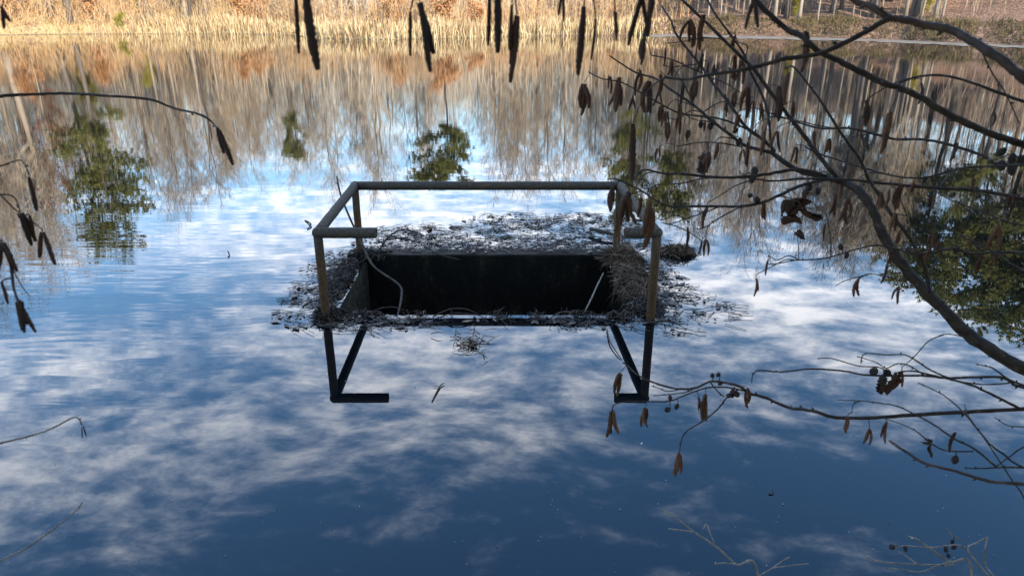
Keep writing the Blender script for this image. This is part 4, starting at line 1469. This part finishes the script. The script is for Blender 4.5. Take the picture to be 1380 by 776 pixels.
R.branch([(1343, 628), (1362, 614), (1380, 602), (1420, 590)], 1.6, 2.2, 1.05, name='twig')
for (x, y0, y1, n) in [(825, 552, 590, 3), (836, 502, 535, 4), (870, 548, 576, 3), (942, 534, 553, 2), (951, 530, 567, 2), (1007, 522, 548, 2), (916, 610, 644, 2), (1142, 560, 584, 2), (1172, 576, 600, 2), (1194, 568, 597, 2), (1288, 582, 611, 1)]:
    R.catkins(x, y0, y1, n + (1 if n > 1 else 0), fat=1.05, tilt=0.12, spread=3.6)
for (x, y, s_) in [(903, 536, 8), (914, 548, 9), (903, 555, 10), (960, 507, 8), (970, 506, 8), (974, 518, 8), (988, 530, 12), (993, 533, 10), (985, 536, 9), (1289, 620, 13), (1182, 505, 14), (1190, 512, 16), (1194, 506, 13)]:
    R.cone(x, y, s_)
for (x, y, s_, rot, wh) in [(1211, 505, 34, (0.1, 0.2, 0.3), 0), (1190, 510, 22, (0.3, 0.6, 2.0), 1), (1257, 598, 20, (0.6, -0.8, 0.4), 1), (1254, 600, 16, (0.3, 0.5, 2.4), 2)]:
    R.leaf(x, y, s_, rot, wh)

# --- the shrub on the left
Ls = Shrub((-1.75, 0.95, H(-1.75, 0.95) - 0.05), 'alder twigs with dark catkins reaching in from the left edge')
lt = Ls.o.location.copy()
ltail = [lt, Vector((-1.6, 0.95, 1.5)), Vector((-1.25, 0.9, 2.2))]
Ls.branch([(-160, 170), (-60, 142), (0, 130), (50, 127), (97, 126), (141, 129), (201, 134), (235, 146), (268, 154), (285, 164), (293, 174)], 4.5, 2.4, 0.85, 0.8, tail=ltail)
Ls.catkins(294, 172, 218, 2, dep=0.8, kind='d', spread=8)
Ls.catkins(283, 164, 184, 1, dep=0.8, kind='d', fat=0.5)
Ls.branch([(-160, 250), (-40, 232), (0, 224), (27, 216), (37, 230)], 2.6, 1.4, 0.72, name='twig', tail=ltail)
Ls.branch([(-160, 300), (-40, 268), (0, 262), (19, 266), (27, 284)], 2.6, 1.4, 0.70, name='twig', tail=ltail)
Ls.branch([(0, 262), (20, 282), (40, 296), (56, 308)], 2.0, 1.2, 0.70, name='twig')
Ls.branch([(-160, 360), (-40, 300), (0, 330), (14, 355), (18, 385), (24, 405)], 6, 3.0, 0.56, 0.54, name='twig', tail=ltail)
Ls.branch([(14, 352), (22, 372), (34, 392), (41, 399)], 1.6, 0.9, 0.55, name='twig')
for (x, y0, y1, n) in [(39, 236, 280, 1), (27, 286, 328, 3), (40, 288, 322, 1), (57, 312, 355, 2), (4, 325, 366, 2), (24, 404, 452, 2), (28, 405, 446, 2), (2, 380, 410, 1)]:
    Ls.catkins(x, y0, y1, n, kind='d', tilt=0.55, spread=9)
Ls.branch([(-160, 640), (-60, 612), (0, 597), (40, 587), (70, 577), (97, 563), (106, 564), (110, 572)], 3.2, 1.6, 1.0, 1.0, m='dead_twig', name='twig', tail=[lt, Vector((-1.5, 1.0, 1.5))])
Ls.catkins(111, 572, 588, 2, kind='d', fat=0.6, tilt=0.1)
Ls.branch([(-120, 800), (-40, 772), (0, 755), (40, 735), (75, 710), (100, 690), (111, 677)], 3.2, 1.5, 1.05, 1.1, m='dead_twig', name='twig', tail=[lt, Vector((-1.5, 1.1, 1.2))])
Ls.branch([(-160, 0), (-60, -20), (0, -8), (3, 10)], 2.5, 1.5, 0.5, name='twig', tail=ltail)
Ls.catkins(2, 8, 34, 2, kind='d')

# --- dead sprigs at the foot of the bank
def sprig(root_px, root_d, label, brs, cones=()):
    base = P(*root_px, root_d)
    base.z = H(base.x, base.y) - 0.03
    s = Shrub(base, label)
    s.o.name = 'bare_sprig'
    s.o['category'] = 'twigs'
    for i, (pts, a, b_) in enumerate(brs):
        s.branch(pts, a * 1.35, b_ * 1.35, root_d, m='dead_twig', name='twig', tail=[base] if i == 0 else None)
    for c_ in cones:
        s.cone(*c_)


sprig((1050, 830), 2.15, 'thin grey dead sprig rising at the bottom edge, right of centre',
      [([(1022, 776), (992, 760), (969, 739), (935, 716), (909, 696), (890, 684)], 2.2, 1.0), ([(935, 716), (918, 714), (901, 712)], 1.4, 1.0), ([(963, 732), (957, 718), (952, 706), (948, 712)], 1.5, 1.0),
       ([(992, 760), (975, 758), (962, 760)], 1.3, 0.9), ([(1022, 776), (1041, 765), (1055, 755), (1064, 750)], 1.5, 0.9), ([(1041, 765), (1062, 762), (1090, 759)], 1.1, 0.8)])
sprig((1330, 830), 2.1, 'branching dead sprig with small cones in the bottom right corner',
      [([(1310, 776), (1278, 756), (1252, 737), (1236, 726), (1224, 722)], 2.2, 1.2), ([(1286, 761), (1237, 760), (1184, 756), (1163, 748)], 1.6, 1.0), ([(1278, 757), (1262, 762), (1240, 770), (1210, 766), (1192, 765)], 1.4, 0.9),
       ([(1333, 776), (1305, 741), (1318, 730), (1331, 723)], 1.8, 1.1), ([(1331, 723), (1327, 745), (1329, 762), (1340, 776)], 1.4, 1.2), ([(1305, 740), (1290, 734), (1256, 737), (1218, 735), (1203, 740)], 1.5, 1.0),
       ([(1237, 760), (1220, 748), (1210, 742)], 1.2, 0.9), ([(1295, 728), (1280, 718), (1276, 712)], 1.1, 0.8)],
      [(1203, 741, 10), (1219, 739, 8), (1275, 740, 8), (1285, 730, 7), (1289, 739, 8), (1277, 749, 7)])
